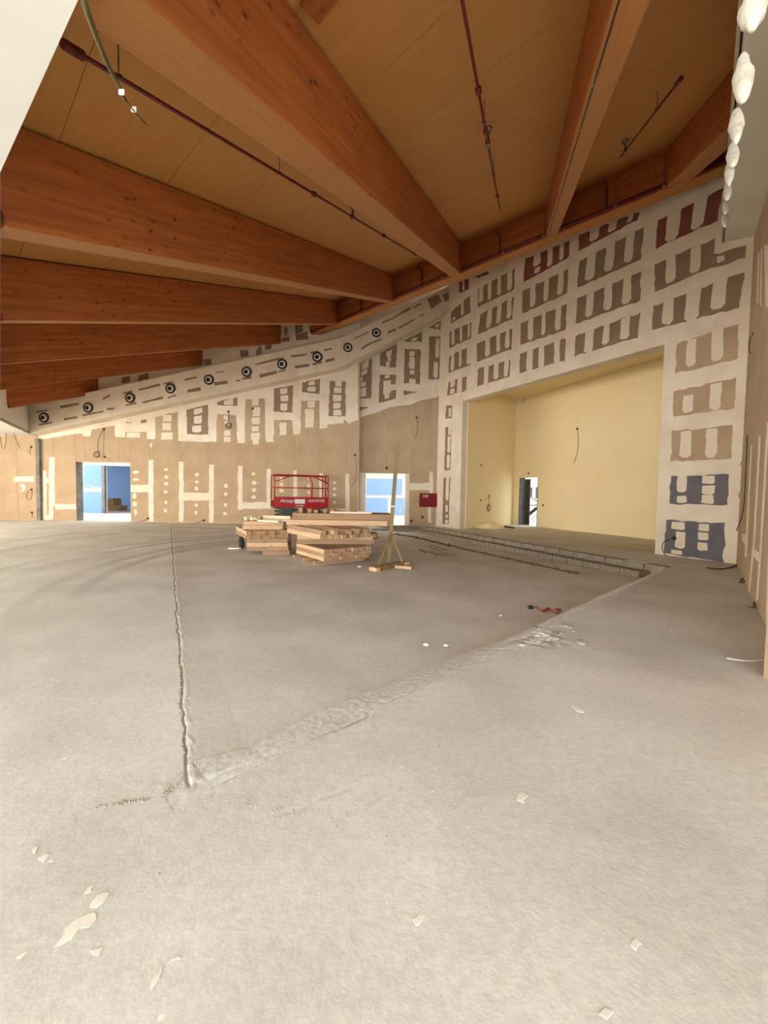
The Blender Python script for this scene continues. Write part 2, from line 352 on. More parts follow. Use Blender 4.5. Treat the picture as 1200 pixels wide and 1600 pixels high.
M['screed'] = mat('rough_screed', (216, 215, 210), (196, 194, 187), scale=26, rough=.95, bump=.12, bscale=70, detail=8)
def border():
    near = [(332,1231),(392,1203),(452,1175),(500,1153),(557,1129),(626,1095),(676,1072),(730,1046),(776,1028),(822,1014),(868,996),(896,971),(940,948.7),(990,920),(1044,888)]
    far = [(297,1186),(340,1179),(385,1168),(446,1137),(500,1108.6),(557,1088),(592,1074),(640,1054),(690,1034),(745,1013),(790,998),(833,979),(893,950),(955,923),(1028,896)]
    def walk(pts, n):
        P = [ground(x, y) for x, y in pts]; L = [0]
        for a, b in zip(P[:-1], P[1:]): L.append(L[-1]+(b-a).length)
        out = []
        for i in range(n):
            t = L[-1]*i/(n-1); k = max(j for j in range(len(L)-1) if L[j] <= t+1e-9); f = (t-L[k])/(L[k+1]-L[k]); out.append(P[k].lerp(P[k+1], f))
        return out
    n, m = 420, 13; A = walk(near, n); B = walk(far, n); vs = []
    xs = np.array([[A[i].x+(B[i].x-A[i].x)*j/(m-1) for j in range(m)] for i in range(n)]); ys = np.array([[A[i].y+(B[i].y-A[i].y)*j/(m-1) for j in range(m)] for i in range(n)])
    e = (hash_noise(xs, ys, 9)-.5)*.03+(hash_noise(xs, ys, 40)-.5)*.012
    zf = height(xs, ys); nz = (hash_noise(xs, ys, 26)-.5)*.003+(hash_noise(xs, ys, 60)-.5)*.0015
    for i in range(n):
        d = (B[i]-A[i]).normalized()
        for j in range(m):
            t = j/(m-1); k = e[i, j]*(1 if j in (0, m-1) else .3)
            z = max(zf[i, j], A[i].z*(1-t)+(B[i].z)*t) + (.0005 if j < 2 else .0015 if j < 4 else .004)*1.0 + nz[i, j]*min(1, j/4) if 0 < j < m-1 else zf[i, j]-.004
            vs.append((xs[i, j]+d.x*k, ys[i, j]+d.y*k, z))
    fs = [(i*m+j, i*m+j+1, (i+1)*m+j+1, (i+1)*m+j) for i in range(n-1) for j in range(m-1)]
    mb = MB(); mb.add(vs, fs); o = mb.build('border_strip', M['screed'], FLOOR); return o
border()

# ------------------------------------------------------------------ walls
def wall(name, p0, p1, ztop, openings, thick, m, back):
    """slab from p0 to p1 in plan, openings = (s0, s1, z0, z1); back = unit vector away from the room"""
    p0 = V(p0); p1 = V(p1); d = (p1-p0); L = d.length; d.normalize(); back = V(back)*thick
    cuts = sorted(set([0, L] + [c for o in openings for c in o[:2]])); mb = MB()
    for s0, s1 in zip(cuts[:-1], cuts[1:]):
        spans = [(-.3, None)]; mid = (s0+s1)/2
        for o in openings:
            if o[0] <= mid <= o[1]:
                spans = ([(-.3, o[2])] if o[2] > -.2 else []) + [(o[3], None)]
        for a, b in spans:
            q0 = p0+d*s0; q1 = p0+d*s1
            t0 = ztop(q0.x, q0.y) if b is None else b; t1 = ztop(q1.x, q1.y) if b is None else b
            up = lambda q, z: V((q.x, q.y, z))
            mb.hexa([up(q0, a), up(q1, a), up(q1+back, a), up(q0+back, a), up(q0, t0), up(q1, t1), up(q1+back, t1), up(q0+back, t0)])
    return structure(mb.build(name, m))
ztop = lambda x, y: z_deck(x, y)+.05
# back wall, left stretch
XC = PB.hit(560, 740).x
dL, dR, dT = PB.hit(119, 770).x, PB.hit(204, 770).x, PB.hit(160, 722).z
WB = wall('wall_back', (-21, YB, 0), (XC, YB, 0), ztop, [(dL+21, dR+21, -.3, dT)], .42, M['compound'], (0, 1, 0))
# recessed right stretch
wl, wr, wt = PRW.hit(571, 780).x, PRW.hit(633, 780).x, PRW.hit(600, 739.5).z
SL = PS.hit(690, 740); XE = SL.x + (YR-SL.y)*(-math.sin(PHI)/math.cos(PHI))
WR = wall('wall_back_recess', (XC-.1, YR, 0), (XE+.3, YR, 0), ztop, [(wl-XC+.1, wr-XC+.1, -.3, wt)], .3, M['compound'], (0, 1, 0))
mb = MB(); mb.abox((XC-.3, YB+.2, -.3), (XC, YR+.05, 10.2)); structure(mb.build('wall_return', M['board'], None))
# stage wall with the wide opening
o0, o1 = PS.hit(718, 826), PS.hit(1023, 866)
HZ = (PS.hit(722, 626).z + PS.hit(1036, 540).z)/2
P_S0 = V((XE, YR, 0)); sproj = lambda p: (V((p.x, p.y, 0))-P_S0).dot(SDIR)
WSL = sproj(RW0)
WS = wall('wall_stage', P_S0, P_S0+SDIR*(WSL+.02), ztop, [(sproj(o0), sproj(o1), -.3, HZ)], .4, M['compound'], -SN)
# right wall
WRT = wall('wall_right', RW0+RDIR*.4, RW0-RDIR*8.2, lambda x, y: z_deck(x, y)+.05, [], .3, M['board'], -RN)
# stage house
j0 = o0 - SN*.4; SC = on_z(801, 819); SE = on_z(1021, 843); sd = (SE-SC).normalized(); SE2 = SC + sd*13.5
zst = (CAM + ray(803, 625)*(SC.y/ray(803, 625).y)).z
PSB = Plane(SC, V((sd.y, -sd.x, 0)) if V((sd.y, -sd.x, 0)).dot(CAM-SC) > 0 else V((-sd.y, sd.x, 0)))
j0 = V((j0.x, j0.y, 0)); lw = (V((SC.x, SC.y, 0))-j0); lwn = V((lw.y, -lw.x, 0)).normalized()
flat = lambda z: (lambda x, y: z)
WSLW = wall('wall_stage_left', j0-lw.normalized()*.1, V((SC.x, SC.y, 0))+lw.normalized()*.3, flat(zst+.2), [], .3, M['cream'], -lwn)
b0, b1, bt = PSB.hit(811, 780), PSB.hit(840, 780), PSB.hit(826, 746).z
sb = lambda p: (V((p.x, p.y, 0))-V((SC.x, SC.y, 0))).dot(sd)
WSB = wall('wall_stage_back', (SC.x, SC.y, 0), (SE2.x, SE2.y, 0), flat(zst+.2), [(sb(b0), sb(b1), -.3, bt)], .35, M['cream'], -PSB.n)
q = RW0+SDIR*1.0
mb = MB(); mb.prism([V((j0.x-.2, j0.y, zst)), V((SC.x-.2, SC.y+.3, zst)), V((SE2.x+.6, SE2.y, zst)), V((q.x+.4, q.y, zst))], (0, 0, .2))
structure(mb.build('ceiling_stage', M['cream']))
mb = MB(); e1 = V((SE2.x, SE2.y, 0)); e0 = V((o1.x, o1.y, 0))-SN*.41+SDIR*2.2
structure(wall('wall_stage_right', e0, e1, flat(zst+.2), [], .3, M['cream'], V(((e1-e0).y, -(e1-e0).x, 0)).normalized()))
# the lit side that nobody sees: left side with a long opening, glazed front behind the viewer
wall('wall_left', (-20.4, -10.4, 0), (-20.4, 19.6, 0), flat(6.2), [(11, 25, .1, 3.4)], .3, M['white'], (-1, 0, 0))
wall('wall_front', (-20.4, -10.1, 0), (11, -10.1, 0), flat(5.2), [(2, 28, .1, 3.6)], .3, M['white'], (0, -1, 0))
wall('wall_side', (11, -10.1, 0), (11, 4.0, 0), flat(9.0), [(2, 11, .1, 3.4)], .3, M['white'], (1, 0, 0))
wall('wall_right_return', RW0-RDIR*8.2, (11.2, 3.15, 0), lambda x, y: z_deck(x, y)+.05, [], .3, M['board'], (0, 1, 0))

# ------------------------------------------------------------------ ceiling: flat soffit over the low side, upstand, timber deck
ZS = on_Y(46, 678, YF).z - .01
q0, q1 = on_z(122, 0, ZS), on_z(0, 270, ZS); qd = (q0-q1).normalized()
q2 = on_Y(46, 678, YF); q3 = on_z(0, 657, q2.z)
EAVE = [q0+qd*15.5, q0, q1, V((q3.x, q3.y, ZS)), V((q2.x, q2.y, ZS)), V((q2.x-.2, YB, ZS))]
poly = EAVE + [V((-20.4, YB, ZS)), V((-20.4, -10.4, ZS)), V((EAVE[0].x, -10.4, ZS))]
mb = MB(); mb.prism(poly, (0, 0, .12)); CEIL_LOW = structure(mb.build('ceiling_low', M['white']))
mb = MB(); dz_ = V((0, 0, 1))
for a, b in zip(EAVE[:-1], EAVE[1:]):
    n = (b-a).cross(V((0, 0, 1))).normalized()*.1
    if n.dot(V((-1, -1, 0))) < 0: n = -n
    ta, tb = z_deck(a.x, a.y), z_deck(b.x, b.y)
    a = a+dz_*.03; b = b+dz_*.03
    mb.hexa([a, b, b+n, a+n, V((a.x, a.y, ta)), V((b.x, b.y, tb)), V((b.x, b.y, tb))+n, V((a.x, a.y, ta))+n])
structure(mb.build('wall_upstand', M['white']))
def clip(poly, p, n):   # keep side where (x-p).n <= 0 (plan)
    out = []
    for i in range(len(poly)):
        a, b = poly[i], poly[(i+1) % len(poly)]; da, db = (a-p).dot(n), (b-p).dot(n)
        if da <= 0: out.append(a)
        if (da < 0 < db) or (db < 0 < da): out.append(a+(b-a)*(da/(da-db)))
    return out
CEIL = structure(empty('ceiling', (0, 10, 8)))
eh = V((EDIR.x, EDIR.y, 0))
k = 0; step = 1.24
perp = V((-eh.y, eh.x, 0))
if perp.y < 0: perp = -perp
base = V((q0.x, q0.y, 0)); s = -12.0
while s < 22:
    c = base + perp*(s+step/2); g = .005
    poly = [c-eh*34-perp*(step/2-g/2), c+eh*26-perp*(step/2-g/2), c+eh*26+perp*(step/2-g/2), c-eh*34+perp*(step/2-g/2)]
    poly = clip(poly, V((0, YB+.35, 0)), V((0, 1, 0)))
    if poly: poly = clip(poly, -SN*(STAGE_D+.35), -SN)
    if poly: poly = clip(poly, V((11.4, 0, 0)), V((1, 0, 0)))
    if poly: poly = clip(poly, V((0, -10.3, 0)), V((0, -1, 0)))
    for a, b in zip(EAVE[:-1], EAVE[1:]):
        n = (b-a).cross(V((0, 0, 1))); n.z = 0
        if n.dot(V((-1, -1, 0))) < 0: n = -n
        if a is EAVE[0] or a is EAVE[1] or a is EAVE[2]:
            if poly: poly = clip(poly, V((a.x, a.y, 0))+n.normalized()*.15, n)
    if len(poly) >= 3:
        pts = [V((p.x, p.y, z_deck(p.x, p.y))) for p in poly]
        # local frame: X along the panel for the grain
        mb = MB(); mb.prism(pts, V((0, 0, .14)))
        o = mb.build('deck_panel', M['deck'], CEIL)
        R = Matrix.Rotation(math.atan2(eh.y, eh.x), 4, 'Z'); o.data.transform(R.inverted()); o.rotation_euler = (0, 0, math.atan2(eh.y, eh.x))
    s += step; k += 1

# ------------------------------------------------------------------ glulam beams
def framed(name, me_pts, faces, m, origin, ax, ay, az, parent=None):
    me = bpy.data.meshes.new(name); me.from_pydata(me_pts, [], faces); me.update()
    bm = bmesh.new(); bm.from_mesh(me); bmesh.ops.recalc_face_normals(bm, faces=bm.faces); bm.to_mesh(me); bm.free()
    me.materials.append(m)
    o = bpy.data.objects.new(name, me); col.objects.link(o)
    mw = Matrix(((ax.x, ay.x, az.x, origin.x), (ax.y, ay.y, az.y, origin.y), (ax.z, ay.z, az.z, origin.z), (0, 0, 0, 1)))
    o.matrix_world = mw
    return o
def bevel_box(x0, x1, y0, y1, z0, z1, b=.012):
    # box along X with chamfered long arrises
    sec = [(y0+b, z0), (y1-b, z0), (y1, z0+b), (y1, z1), (y0, z1), (y0, z0+b)]
    vs = [(x0, y, z) for y, z in sec] + [(x1, y, z) for y, z in sec]; n = len(sec)
    return vs, [tuple(range(n-1, -1, -1)), tuple(range(n, 2*n))] + [(i, (i+1) % n, (i+1) % n+n, i+n) for i in range(n)]
bz = BSIDE.cross(BDIR); bz = bz if bz.z > 0 else -bz
def lat_point(lat, Y):     # point on the beam underside plane with the given lateral coordinate and depth
    # BSIDE.x*x + BSIDE.y*y = lat
    x = (lat-BSIDE.y*Y)/BSIDE.x; return V((x, Y, z_bot(x, Y)))
def eave_Y(lat):
    best = None
    for a, b in zip(EAVE[:-1], EAVE[1:]):
        la, lb = BSIDE.dot(a), BSIDE.dot(b)
        if (la-lat)*(lb-lat) <= 0:
            t = (lat-la)/(lb-la); y = a.y+(b.y-a.y)*t
            best = y if best is None else max(best, y)
    return best if best is not None else -4.5
def edge_Y(lat):
    t = (lat-BSIDE.dot(EA))/BSIDE.dot(EDIR); return EA.y+EDIR.y*t
BEAMS = []
names = ['beam far right, its lower end hidden by the white bulkhead', 'beam with a dashed dark slot along its underside', 'widest beam, running from the top edge to the red pipe',
         'beam fourth from the right, with a pale underside along its whole length', 'beam fifth from the right, ending at the left end of the edge beam', 'beam sixth from the right, ending at the patched upper back wall',
         'seventh beam from the right, just above the ring-nozzle bulkhead', 'lowest and leftmost beam, tucked in the corner above the nozzles']
BW = .40; hp = HB*bz.z
for i, (lat, wdt) in enumerate([(k_*.9795, w_) for k_, w_ in [(3.17, .42), (.60, .29), (-1.93-.0, .40), (-4.62, .40), (-7.52, .40), (-10.62, .40), (-14.1, .40), (-18.75, .40)]]):
    # lat is the arris nearer to the viewer's plane: left arris for the first two, right arris for the others
    l0, l1 = (lat, lat+wdt) if i < 2 else (lat-wdt, lat)
    mid = (l0+l1)/2
    y0 = eave_Y(mid)-.05; y1 = (edge_Y(mid)+.25) if i < 5 else YB+.3
    p0 = lat_point(mid, y0); p1 = lat_point(mid, y1)
    L = (p1-p0).length
    vs, fs = bevel_box(0, L, -wdt/2, wdt/2, 0, hp)
    o = framed('glulam_beam', vs, fs, M['glulam'], p0, BDIR, BSIDE, bz)
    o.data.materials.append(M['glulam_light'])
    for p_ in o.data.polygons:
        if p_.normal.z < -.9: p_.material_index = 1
    tag(o, 'brown glulam '+names[i], 'beam', 'glulam roof beams')
    BEAMS.append(o)
# slot along the underside of the second beam
o = BEAMS[1]; p0 = o.matrix_world.translation; L = max(v.co.x for v in o.data.vertices)
x = 1.0
while x < L-.3:
    seg = 1.0+.5*rnd.random()
    vs, fs = bevel_box(x, min(x+seg, L-.2), -.105, -.088, -.004, .02, .001)
    s_ = framed('slot', vs, fs, M['black'], p0, BDIR, BSIDE, bz); mw = s_.matrix_world.copy(); s_.parent = o; s_.matrix_parent_inverse = o.matrix_world.inverted(); s_.matrix_world = mw
    x += seg+.07
# edge beam along the high side
ew = .36; ea = EA - EDIR*.05; L = 15.4
inw = V((EDIR.y, -EDIR.x, 0));  inw = inw if inw.y < 0 else -inw     # towards the viewer
vs, fs = bevel_box(0, L, -ew, 0, 0, HB+.02, .015)
EDGE = framed('edge_beam', vs, fs, M['glulam'], ea, EDIR, inw, V((0, 0, 1)))
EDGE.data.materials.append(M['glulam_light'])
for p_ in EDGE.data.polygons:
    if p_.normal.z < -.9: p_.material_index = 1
tag(EDGE, 'long horizontal glulam edge beam with a red pipe along its foot', 'beam')
# trimmer between the beams over the viewer
r_ = ray(499, 41); P0 = EA+V((0, 0, HB-.12)); a = CAM+r_*((P0-CAM).dot(RNORM)/r_.dot(RNORM))
wl_ = (BSIDE.dot(lat_point(.60*.9795, 3))-BSIDE.dot(a))/EDIR.dot(BSIDE)
vs, fs = bevel_box(0, wl_, 0, .2, 0, .2, .01)
o = framed('trimmer_beam', vs, fs, M['glulam'], a, EDIR, inw, V((0, 0, 1)))
tag(o, 'short brown trimmer beam joining the widest beam at the top edge', 'beam')

# ------------------------------------------------------------------ sprinkler pipes
def along(lat, Y, drop): p = lat_point(lat, Y); p.z += HB-drop; return p
def pipe(name, label, px0, px1, drop, fit, hang, heads):
    """branch pipe parallel to the beams under the deck, through the two picture points"""
    def hit(x, y):
        n = RNORM; r = ray(x, y); P0 = EA+V((0, 0, HB-drop)); return CAM+r*((P0-CAM).dot(n)/r.dot(n))
    a, b = hit(*px0), hit(*px1); root = empty(name, a, label, 'pipe', 'red sprinkler pipes')
    mb = MB(); mb.tube([a, b], .017, 8); mb.build('pipe_run', M['red_pipe'], root, True)
    d = (b-a).normalized()
    for x, y in fit:
        c = hit(x, y); c = a+d*(c-a).dot(d); mb = MB(); mb.lathe(c-d*.05, d, [(.028, 0), (.036, .01), (.036, .09), (.028, .1)], 10); mb.build('coupling', M['red_pipe'], root, True)
    for x, y in hang:
        c = hit(x, y); c = a+d*(c-a).dot(d); mb = MB(); mb.tube([c, c+V((0, 0, drop))], .006, 5); mb.tube([c+V((.03*math.cos(t), .03*math.sin(t)*.4, .03*math.sin(t))) for t in [k*math.pi/4 for k in range(8)]], .006, 4, closed=True)
        mb.build('hanger', M['steel'], root)
    for x, y in heads:
        c = hit(x, y); c = a+d*(c-a).dot(d); mb = MB(); mb.lathe(c, (0, 0, 1), [(.03, -.06), (.04, 0), (.02, .06), (.02, .16), (.06, .17), (.07, .19), (.02, .2)], 10); mb.build('sprinkler_head', M['steel'], root, True)
    return root, a, b
pipe('sprinkler_pipe', 'longest red sprinkler pipe, left of the widest beam', (106, 73), (651, 399), .3, [(108, 74), (121, 82), (490, 304), (550, 339), (600, 368)], [(186, 120), (437, 270), (600, 370), (648, 397)], [(551, 339)])
pipe('sprinkler_pipe', 'red sprinkler pipe between the widest beam and the slotted beam', (721, -6), (781, 327), .3, [(748, 141), (759, 205), (763, 221), (778, 306)], [(759, 190), (776, 270)], [(764, 222)])
pipe('sprinkler_pipe', 'short red sprinkler pipe right of the slotted beam', (1063, 124), (969, 246), .3, [(1062, 125), (1058, 130)], [(1025, 172)], [(966, 240)])
# main along the edge beam with its drops
root = empty('sprinkler_main', EA, 'red sprinkler main running along the foot of the edge beam', 'pipe')
off = inw*.06
a = EA+off+V((0, 0, .075)); b = EA+EDIR*15.0+off+V((0, 0, .075))
mb = MB(); mb.tube([a, b], .045, 8); mb.tube([a, a+V((-.05, .02, .6))], .02, 6); mb.build('pipe_run', M['red_pipe'], root, True)
PE = Plane(EA+off, inw)
for x, y in [(564, 470), (659, 430), (781, 370), (948, 300)]:
    c = PE.hit(x, y); c.z = EA.z
    mb = MB(); mb.tube([c+V((0, 0, .05)), c+V((0, 0, HB-.42)), c+V((0, 0, HB-.32))+inw*.02, c+V((0, 0, HB-.3))+inw*.25], .03, 7); mb.build('drop', M['red_pipe'], root, True)
    mb = MB(); mb.lathe(c-EDIR*.08+V((0, 0, .075)), EDIR, [(.045, 0), (.058, .02), (.058, .14), (.045, .16)], 10); mb.build('coupling', M['red_pipe'], root, True)
for t in (3.2, 5.0, 7.2, 9.4, 10.6, 12.4, 13.4):
    c = EA+EDIR*t+off+V((0, 0, .075)); mb = MB(); mb.lathe(c-EDIR*.03, EDIR, [(.048, 0), (.048, .06)], 10); mb.tube([c, c+V((0, 0, .4+.3*rnd.random()))-inw*.03], .008, 5)
    mb.build('clamp', M['steel'], root)

# ------------------------------------------------------------------ bulkhead with jet nozzles along the back wall
def lin_px(pts, x):
    for (x0, y0), (x1, y1) in zip(pts[:-1], pts[1:]):
        if x <= x1: return y0+(y1-y0)*(x-x0)/(x1-x0)
    (x0, y0), (x1, y1) = pts[-2:]; return y0+(y1-y0)*(x-x0)/(x1-x0)
PF = Plane((0, YF, 0), (0, -1, 0))
A_lo, A_hi = PF.hit(46, 678), PF.hit(40, 634); B_lo, B_hi = PF.hit(532, 574), PF.hit(527, 528)
A_hi = V((A_lo.x, YF, A_hi.z)); B_hi = V((B_lo.x, YF, B_hi.z))
A_hi.z = PF.hit(147.5, 611).z + (A_hi.x-PF.hit(147.5, 611).x)*(B_hi.z-PF.hit(147.5, 611).z)/(B_hi.x-PF.hit(147.5, 611).x)
C_lo, C_hi = PS.hit(701, 486), PS.hit(712, 440); C_hi = V((C_lo.x, C_lo.y, C_hi.z))
up = V((0, 0, 1))
def slab(name, lo0, hi0, lo1, hi1, back0, back1, m):
    mb = MB(); mb.hexa([lo0, lo1, lo1+back1, lo0+back0, hi0, hi1, hi1+back1, hi0+back0]); return mb.build(name, m)
bk = V((0, YB-YF+.02, 0)); bk2 = V((0, YR-YF+.02, 0))
BULK = structure(slab('ceiling_bulkhead', A_lo, A_hi, B_lo, B_hi, bk, bk, M['compound']))
bkC = V((-SN.x, -SN.y, 0))*.05
BULK2 = structure(slab('ceiling_bulkhead_bend', B_lo, B_hi, C_lo, C_hi, V((0, YB-YF+.4, 0)), V((-.2, YR-C_lo.y, 0)), M['compound']))
bn = (C_lo-B_lo); bn = V((bn.y, -bn.x, 0)).normalized(); PF2 = Plane(B_lo, bn if bn.y < 0 else -bn)
def plane_of(x): return PF if x < 530 else PF2
words = ['leftmost', 'second', 'third', 'fourth', 'fifth', 'sixth', 'seventh', 'eighth', 'ninth', 'rightmost']
for i, (x, y) in enumerate([(69, 652.5), (138, 637), (203.5, 621.7), (266.5, 607), (326.5, 593.5), (385.5, 581), (441, 569), (496, 558), (543.5, 543), (588, 520)]):
    P = plane_of(x); c = P.hit(x, y); n = P.n; r = .225 if i < 8 else .2
    lab = words[i]+' round jet nozzle on the sloping bulkhead' if i in (0, 9) else words[i]+' round jet nozzle from the left on the sloping bulkhead'
    root = empty('jet_nozzle', c, lab, 'air nozzle', 'jet nozzles on the bulkhead')
    mb = MB(); mb.lathe(c-n*.01, n, [(r*.95, 0), (r, .015), (r, .035), (r*.93, .05), (r*.7, .05), (r*.68, .02)], 28); mb.build('outer_ring', M['black'], root, True)
    mb = MB(); mb.lathe(c, n, [(r*.7, 0), (r*.69, .03), (r*.6, .055), (r*.40, .07)], 28); mb.build('nozzle_ball', M['nozzle_white'], root, True)
    cc = c + V((-.015, 0, -.02)); mb = MB(); mb.lathe(cc+n*.066, n, [(r*.40, 0), (r*.40, .012), (r*.34, .016)], 20); mb.build('nozzle_throat', M['black'], root, True)

# ------------------------------------------------------------------ patches of bare board and joint compound
def rough_loop(pts, seg, amp):
    out = []; n = len(pts)
    for i in range(n):
        a, b = pts[i], pts[(i+1) % n]; L = (b-a).length; k = max(1, int(L/seg))
        d = (b-a); nx = V((0, 0, 1)).cross(d)
        for j in range(k):
            p = a+d*(j/k)
            out.append(p + V((rnd.gauss(0, amp), 0, 0)) * 0 + (d.normalized()*rnd.gauss(0, amp*.6) + PERP(d)*rnd.gauss(0, amp)))
    return out
def PERP(d): return NORMAL[0].cross(d).normalized()
NORMAL = [V((0, -1, 0))]
def flat_piece(name, pts, n, thick, m, parent, seg=.12, amp=.012):
    NORMAL[0] = n
    loop = rough_loop(pts, seg, amp) if amp else pts
    mb = MB(); mb.prism(loop, -n*thick); return mb.build(name, m, parent)
def Z(ox, oy, s, *pts): return [(ox+x/s, oy+y/s) for x, y in pts]
def px_piece(name, P, pts, off, thick, m, parent, **k):
    off += rnd.uniform(0, .0012)
    return flat_piece(name, [P.hit(x, y, off) for x, y in pts], P.n, thick, m, parent, **k)
def bil(q, u, v):   # q = TL, TR, BR, BL ; v up from the bottom
    t = (q[0][0]+(q[1][0]-q[0][0])*u, q[0][1]+(q[1][1]-q[0][1])*u); b = (q[3][0]+(q[2][0]-q[3][0])*u, q[3][1]+(q[2][1]-q[3][1])*u)
    return (b[0]+(t[0]-b[0])*v, b[1]+(t[1]-b[1])*v)
def bare(P, q, stripes, m, parent, base=0.0, mw=None):
    px_piece('bare_board_patch', P, q, base+.004, .004, M[m], parent, amp=.012)
    for st in stripes:
        u0, u1 = st[0], st[1]; v0, v1 = (st[2], st[3]) if len(st) > 2 else (.07+.05*rnd.random(), 1.03)
        r = [bil(q, u0, v1), bil(q, u1, v1), bil(q, u1, v0), bil(q, u0, v0)]
        # rounded lower end
        r = [bil(q, u0, v1), bil(q, u1, v1), bil(q, u1+.005, v0+.12*(v1-v0)), bil(q, u1-.25*(u1-u0), v0), bil(q, u0+.25*(u1-u0), v0), bil(q, u0-.005, v0+.12*(v1-v0))]
        px_piece('filler_stripe', P, r, base+.0075, .0035, mw or M['compound'], parent, seg=.15, amp=.009)
z1 = lambda *p: Z(680, 420, 6, *p); z2 = lambda *p: Z(860, 340, 6.667, *p); z3 = lambda *p: Z(1000, 280, 6, *p)
z4 = lambda *p: Z(1000, 490, 6, *p); z5 = lambda *p: Z(1000, 680, 6, *p); z6 = lambda *p: Z(670, 580, 6.153, *p)
G, Rd, Bl = 'board_grey', 'board_red', 'board_blue'
stage_patches = [
 (z1((225,125),(315,90),(315,190),(222,228)), [(.35,.55)], Rd),
 (z1((150,400),(325,250),(330,410),(145,510)), [(.52,.66),(.08,.22,.12,.35)], G),
 (z1((135,590),(340,500),(335,650),(135,745)), [(.1,.22),(.47,.58),(.84,.94)], G),
 (z1((130,820),(330,720),(325,905),(125,975)), [(.1,.24),(.48,.58),(.84,1.02)], G),
 (z1((125,1060),(295,1005),(290,1140),(110,1190)), [(.12,.34,.55,1.05),(.14,.36,.05,.4),(.52,.76,-.05,1.05)], G),
 (z1((370,70),(500,25),(500,52),(400,85)), [], Rd),
 (z1((405,185),(745,0),(740,195),(400,360)), [(.03,.13,.2,1.05),(.27,.36),(.53,.62),(.8,.93)], G),
 (z1((425,425),(735,265),(725,465),(400,618)), [(.22,.36),(.52,.64),(.82,.95)], G),
 (z1((390,700),(720,560),(715,750),(390,875)), [(.24,.37),(.56,.66),(.82,.93)], G),
 (z1((400,940),(705,850),(695,1015),(395,1100)), [(.2,.33,-.05,1.05),(.5,.64),(.82,.95)], G),
 ([(820,405),(890,376),(889,402),(817.7,441)], [(.2,.36,.45,1.05),(.24,.36,.1,.36),(.52,.62),(.79,.87)], Rd),
 ([(816.7,455),(888.5,419.5),(885.5,458.5),(816,489.7)], [(.17,.28),(.47,.57),(.78,.9)], G),
 ([(814,505),(885.5,475),(884,515.5),(813,539)], [(.16,.27),(.46,.54),(.76,.88)], G),
 ([(812.5,553),(883,529),(882.5,563.5),(811.7,583)], [(.15,.28,-.05,1.05),(.42,.54,-.05,1.05),(.76,.88,-.05,1.05)], G),
 (z2((300,180),(930,-60),(905,20),(290,350)), [(.18,.33,.2,1.05),(.5,.62,.2,1.05),(.82,.9,.3,1.05)], Rd),
 (z2((300,455),(970,100),(940,440),(280,730)), [(.12,.26),(.42,.56),(.73,.86)], G),
 (z2((280,845),(945,560),(935,862),(262,1108)), [(.15,.26),(.43,.55),(.72,.85)], G),
 (z2((265,1230),(930,990),(910,1245),(250,1445)), [(.15,.28,-.02,1.05),(.44,.53),(.71,.85)], G),
 (z3((165,390),(785,80),(720,385),(145,655)), [(.15,.36,.04,1.1),(.56,.76,.04,1.1)], Rd),
 (z3((140,800),(700,555),(690,820),(135,1062)), [(.18,.34),(.6,.77)], G),
 (z3((690,700),(985,625),(985,735),(690,835)), [(.1,.35,.3,.75)], G),
 (z3((125,1190),(975,875),(930,1205),(110,1415)), [(.11,.23),(.37,.53,-.03,1.05),(.66,.82,.14,1.05)], G),
 (z4((345,280),(920,100),(915,430),(330,560)), [(.17,.32,.12,.97),(.57,.76,.1,1.05)], 'board_grey2'),
 (z4((315,725),(905,600),(885,890),(305,970)), [(.16,.31,.08,.72),(.59,.77,.06,.95)], 'board_grey2'),
 (z4((295,1100),(875,1045),(856,1362),(285,1387)), [(.15,.32,.1,.95),(.57,.75,.08,.95)], 'board_grey2'),
 (z5((290,390),(830,365),(825,660),(272,640)), [(.12,.28,.42,1.0),(.13,.29,.06,.3),(.55,.76,.7,.98),(.55,.76,.36,.66),(.55,.75,.05,.33)], Bl),
 (z5((245,795),(790,820),(785,1190),(225,1110)), [(.1,.32,.74,.96),(.18,.34,.2,.68),(.12,.3,.03,.15),(.57,.73,.74,.94),(.56,.73,.5,.7),(.56,.72,.22,.44)], Bl),
 (z6((165,330),(225,330),(222,450),(162,455)), [(.45,.85,.1,.8)], G),
 (z6((160,540),(217,530),(207,948),(150,952)), [(.5,.95,.8,1.02),(.4,.9,.4,.78),(.35,.85,.04,.36)], G),
 (z6((140,1030),(205,1020),(190,1465),(130,1465)), [(.4,.85,.5,1.02),(.45,.8,.25,.4),(.5,.8,.12,.2),(.45,.85,.0,.08)], G),
]
M['board_grey2'] = M['board']
for q, st, m in stage_patches: bare(PS, q, st, m, WS)

# back wall: boards of the lower zone, one sheet between each pair of joints
def boards(P, xs, zlo, zhi_px, wall_o, skip=None):
    for x0, x1 in zip(xs[:-1], xs[1:]):
        g = .006
        a, b = P.hit(x0, 740), P.hit(x1, 740)
        zl = zlo
        if skip and skip[0] <= (x0+x1)/2 <= skip[1]: zl = skip[2]+.005
        ya, yb = lin_px(zhi_px, x0), lin_px(zhi_px, x1); za, zb = P.hit(x0, ya).z, P.hit(x1, yb).z
        d = (b-a).normalized(); n = P.n*.0125
        p0, p1 = a+d*g, b-d*g
        mb = MB(); A = lambda p, z: V((p.x, p.y, z))
        mb.hexa([A(p0, zl)+n, A(p1, zl)+n, A(p1, zl), A(p0, zl), A(p0, za)+n, A(p1, zb)+n, A(p1, zb), A(p0, za)])
        mb.build('plasterboard_sheet', M['board'], wall_o)
lowpx = [(-60, 703), (46, 678), (160, 656.7), (360, 615), (530, 574), (560, 560)]
top_px = [(x, y-6) for x, y in lowpx]
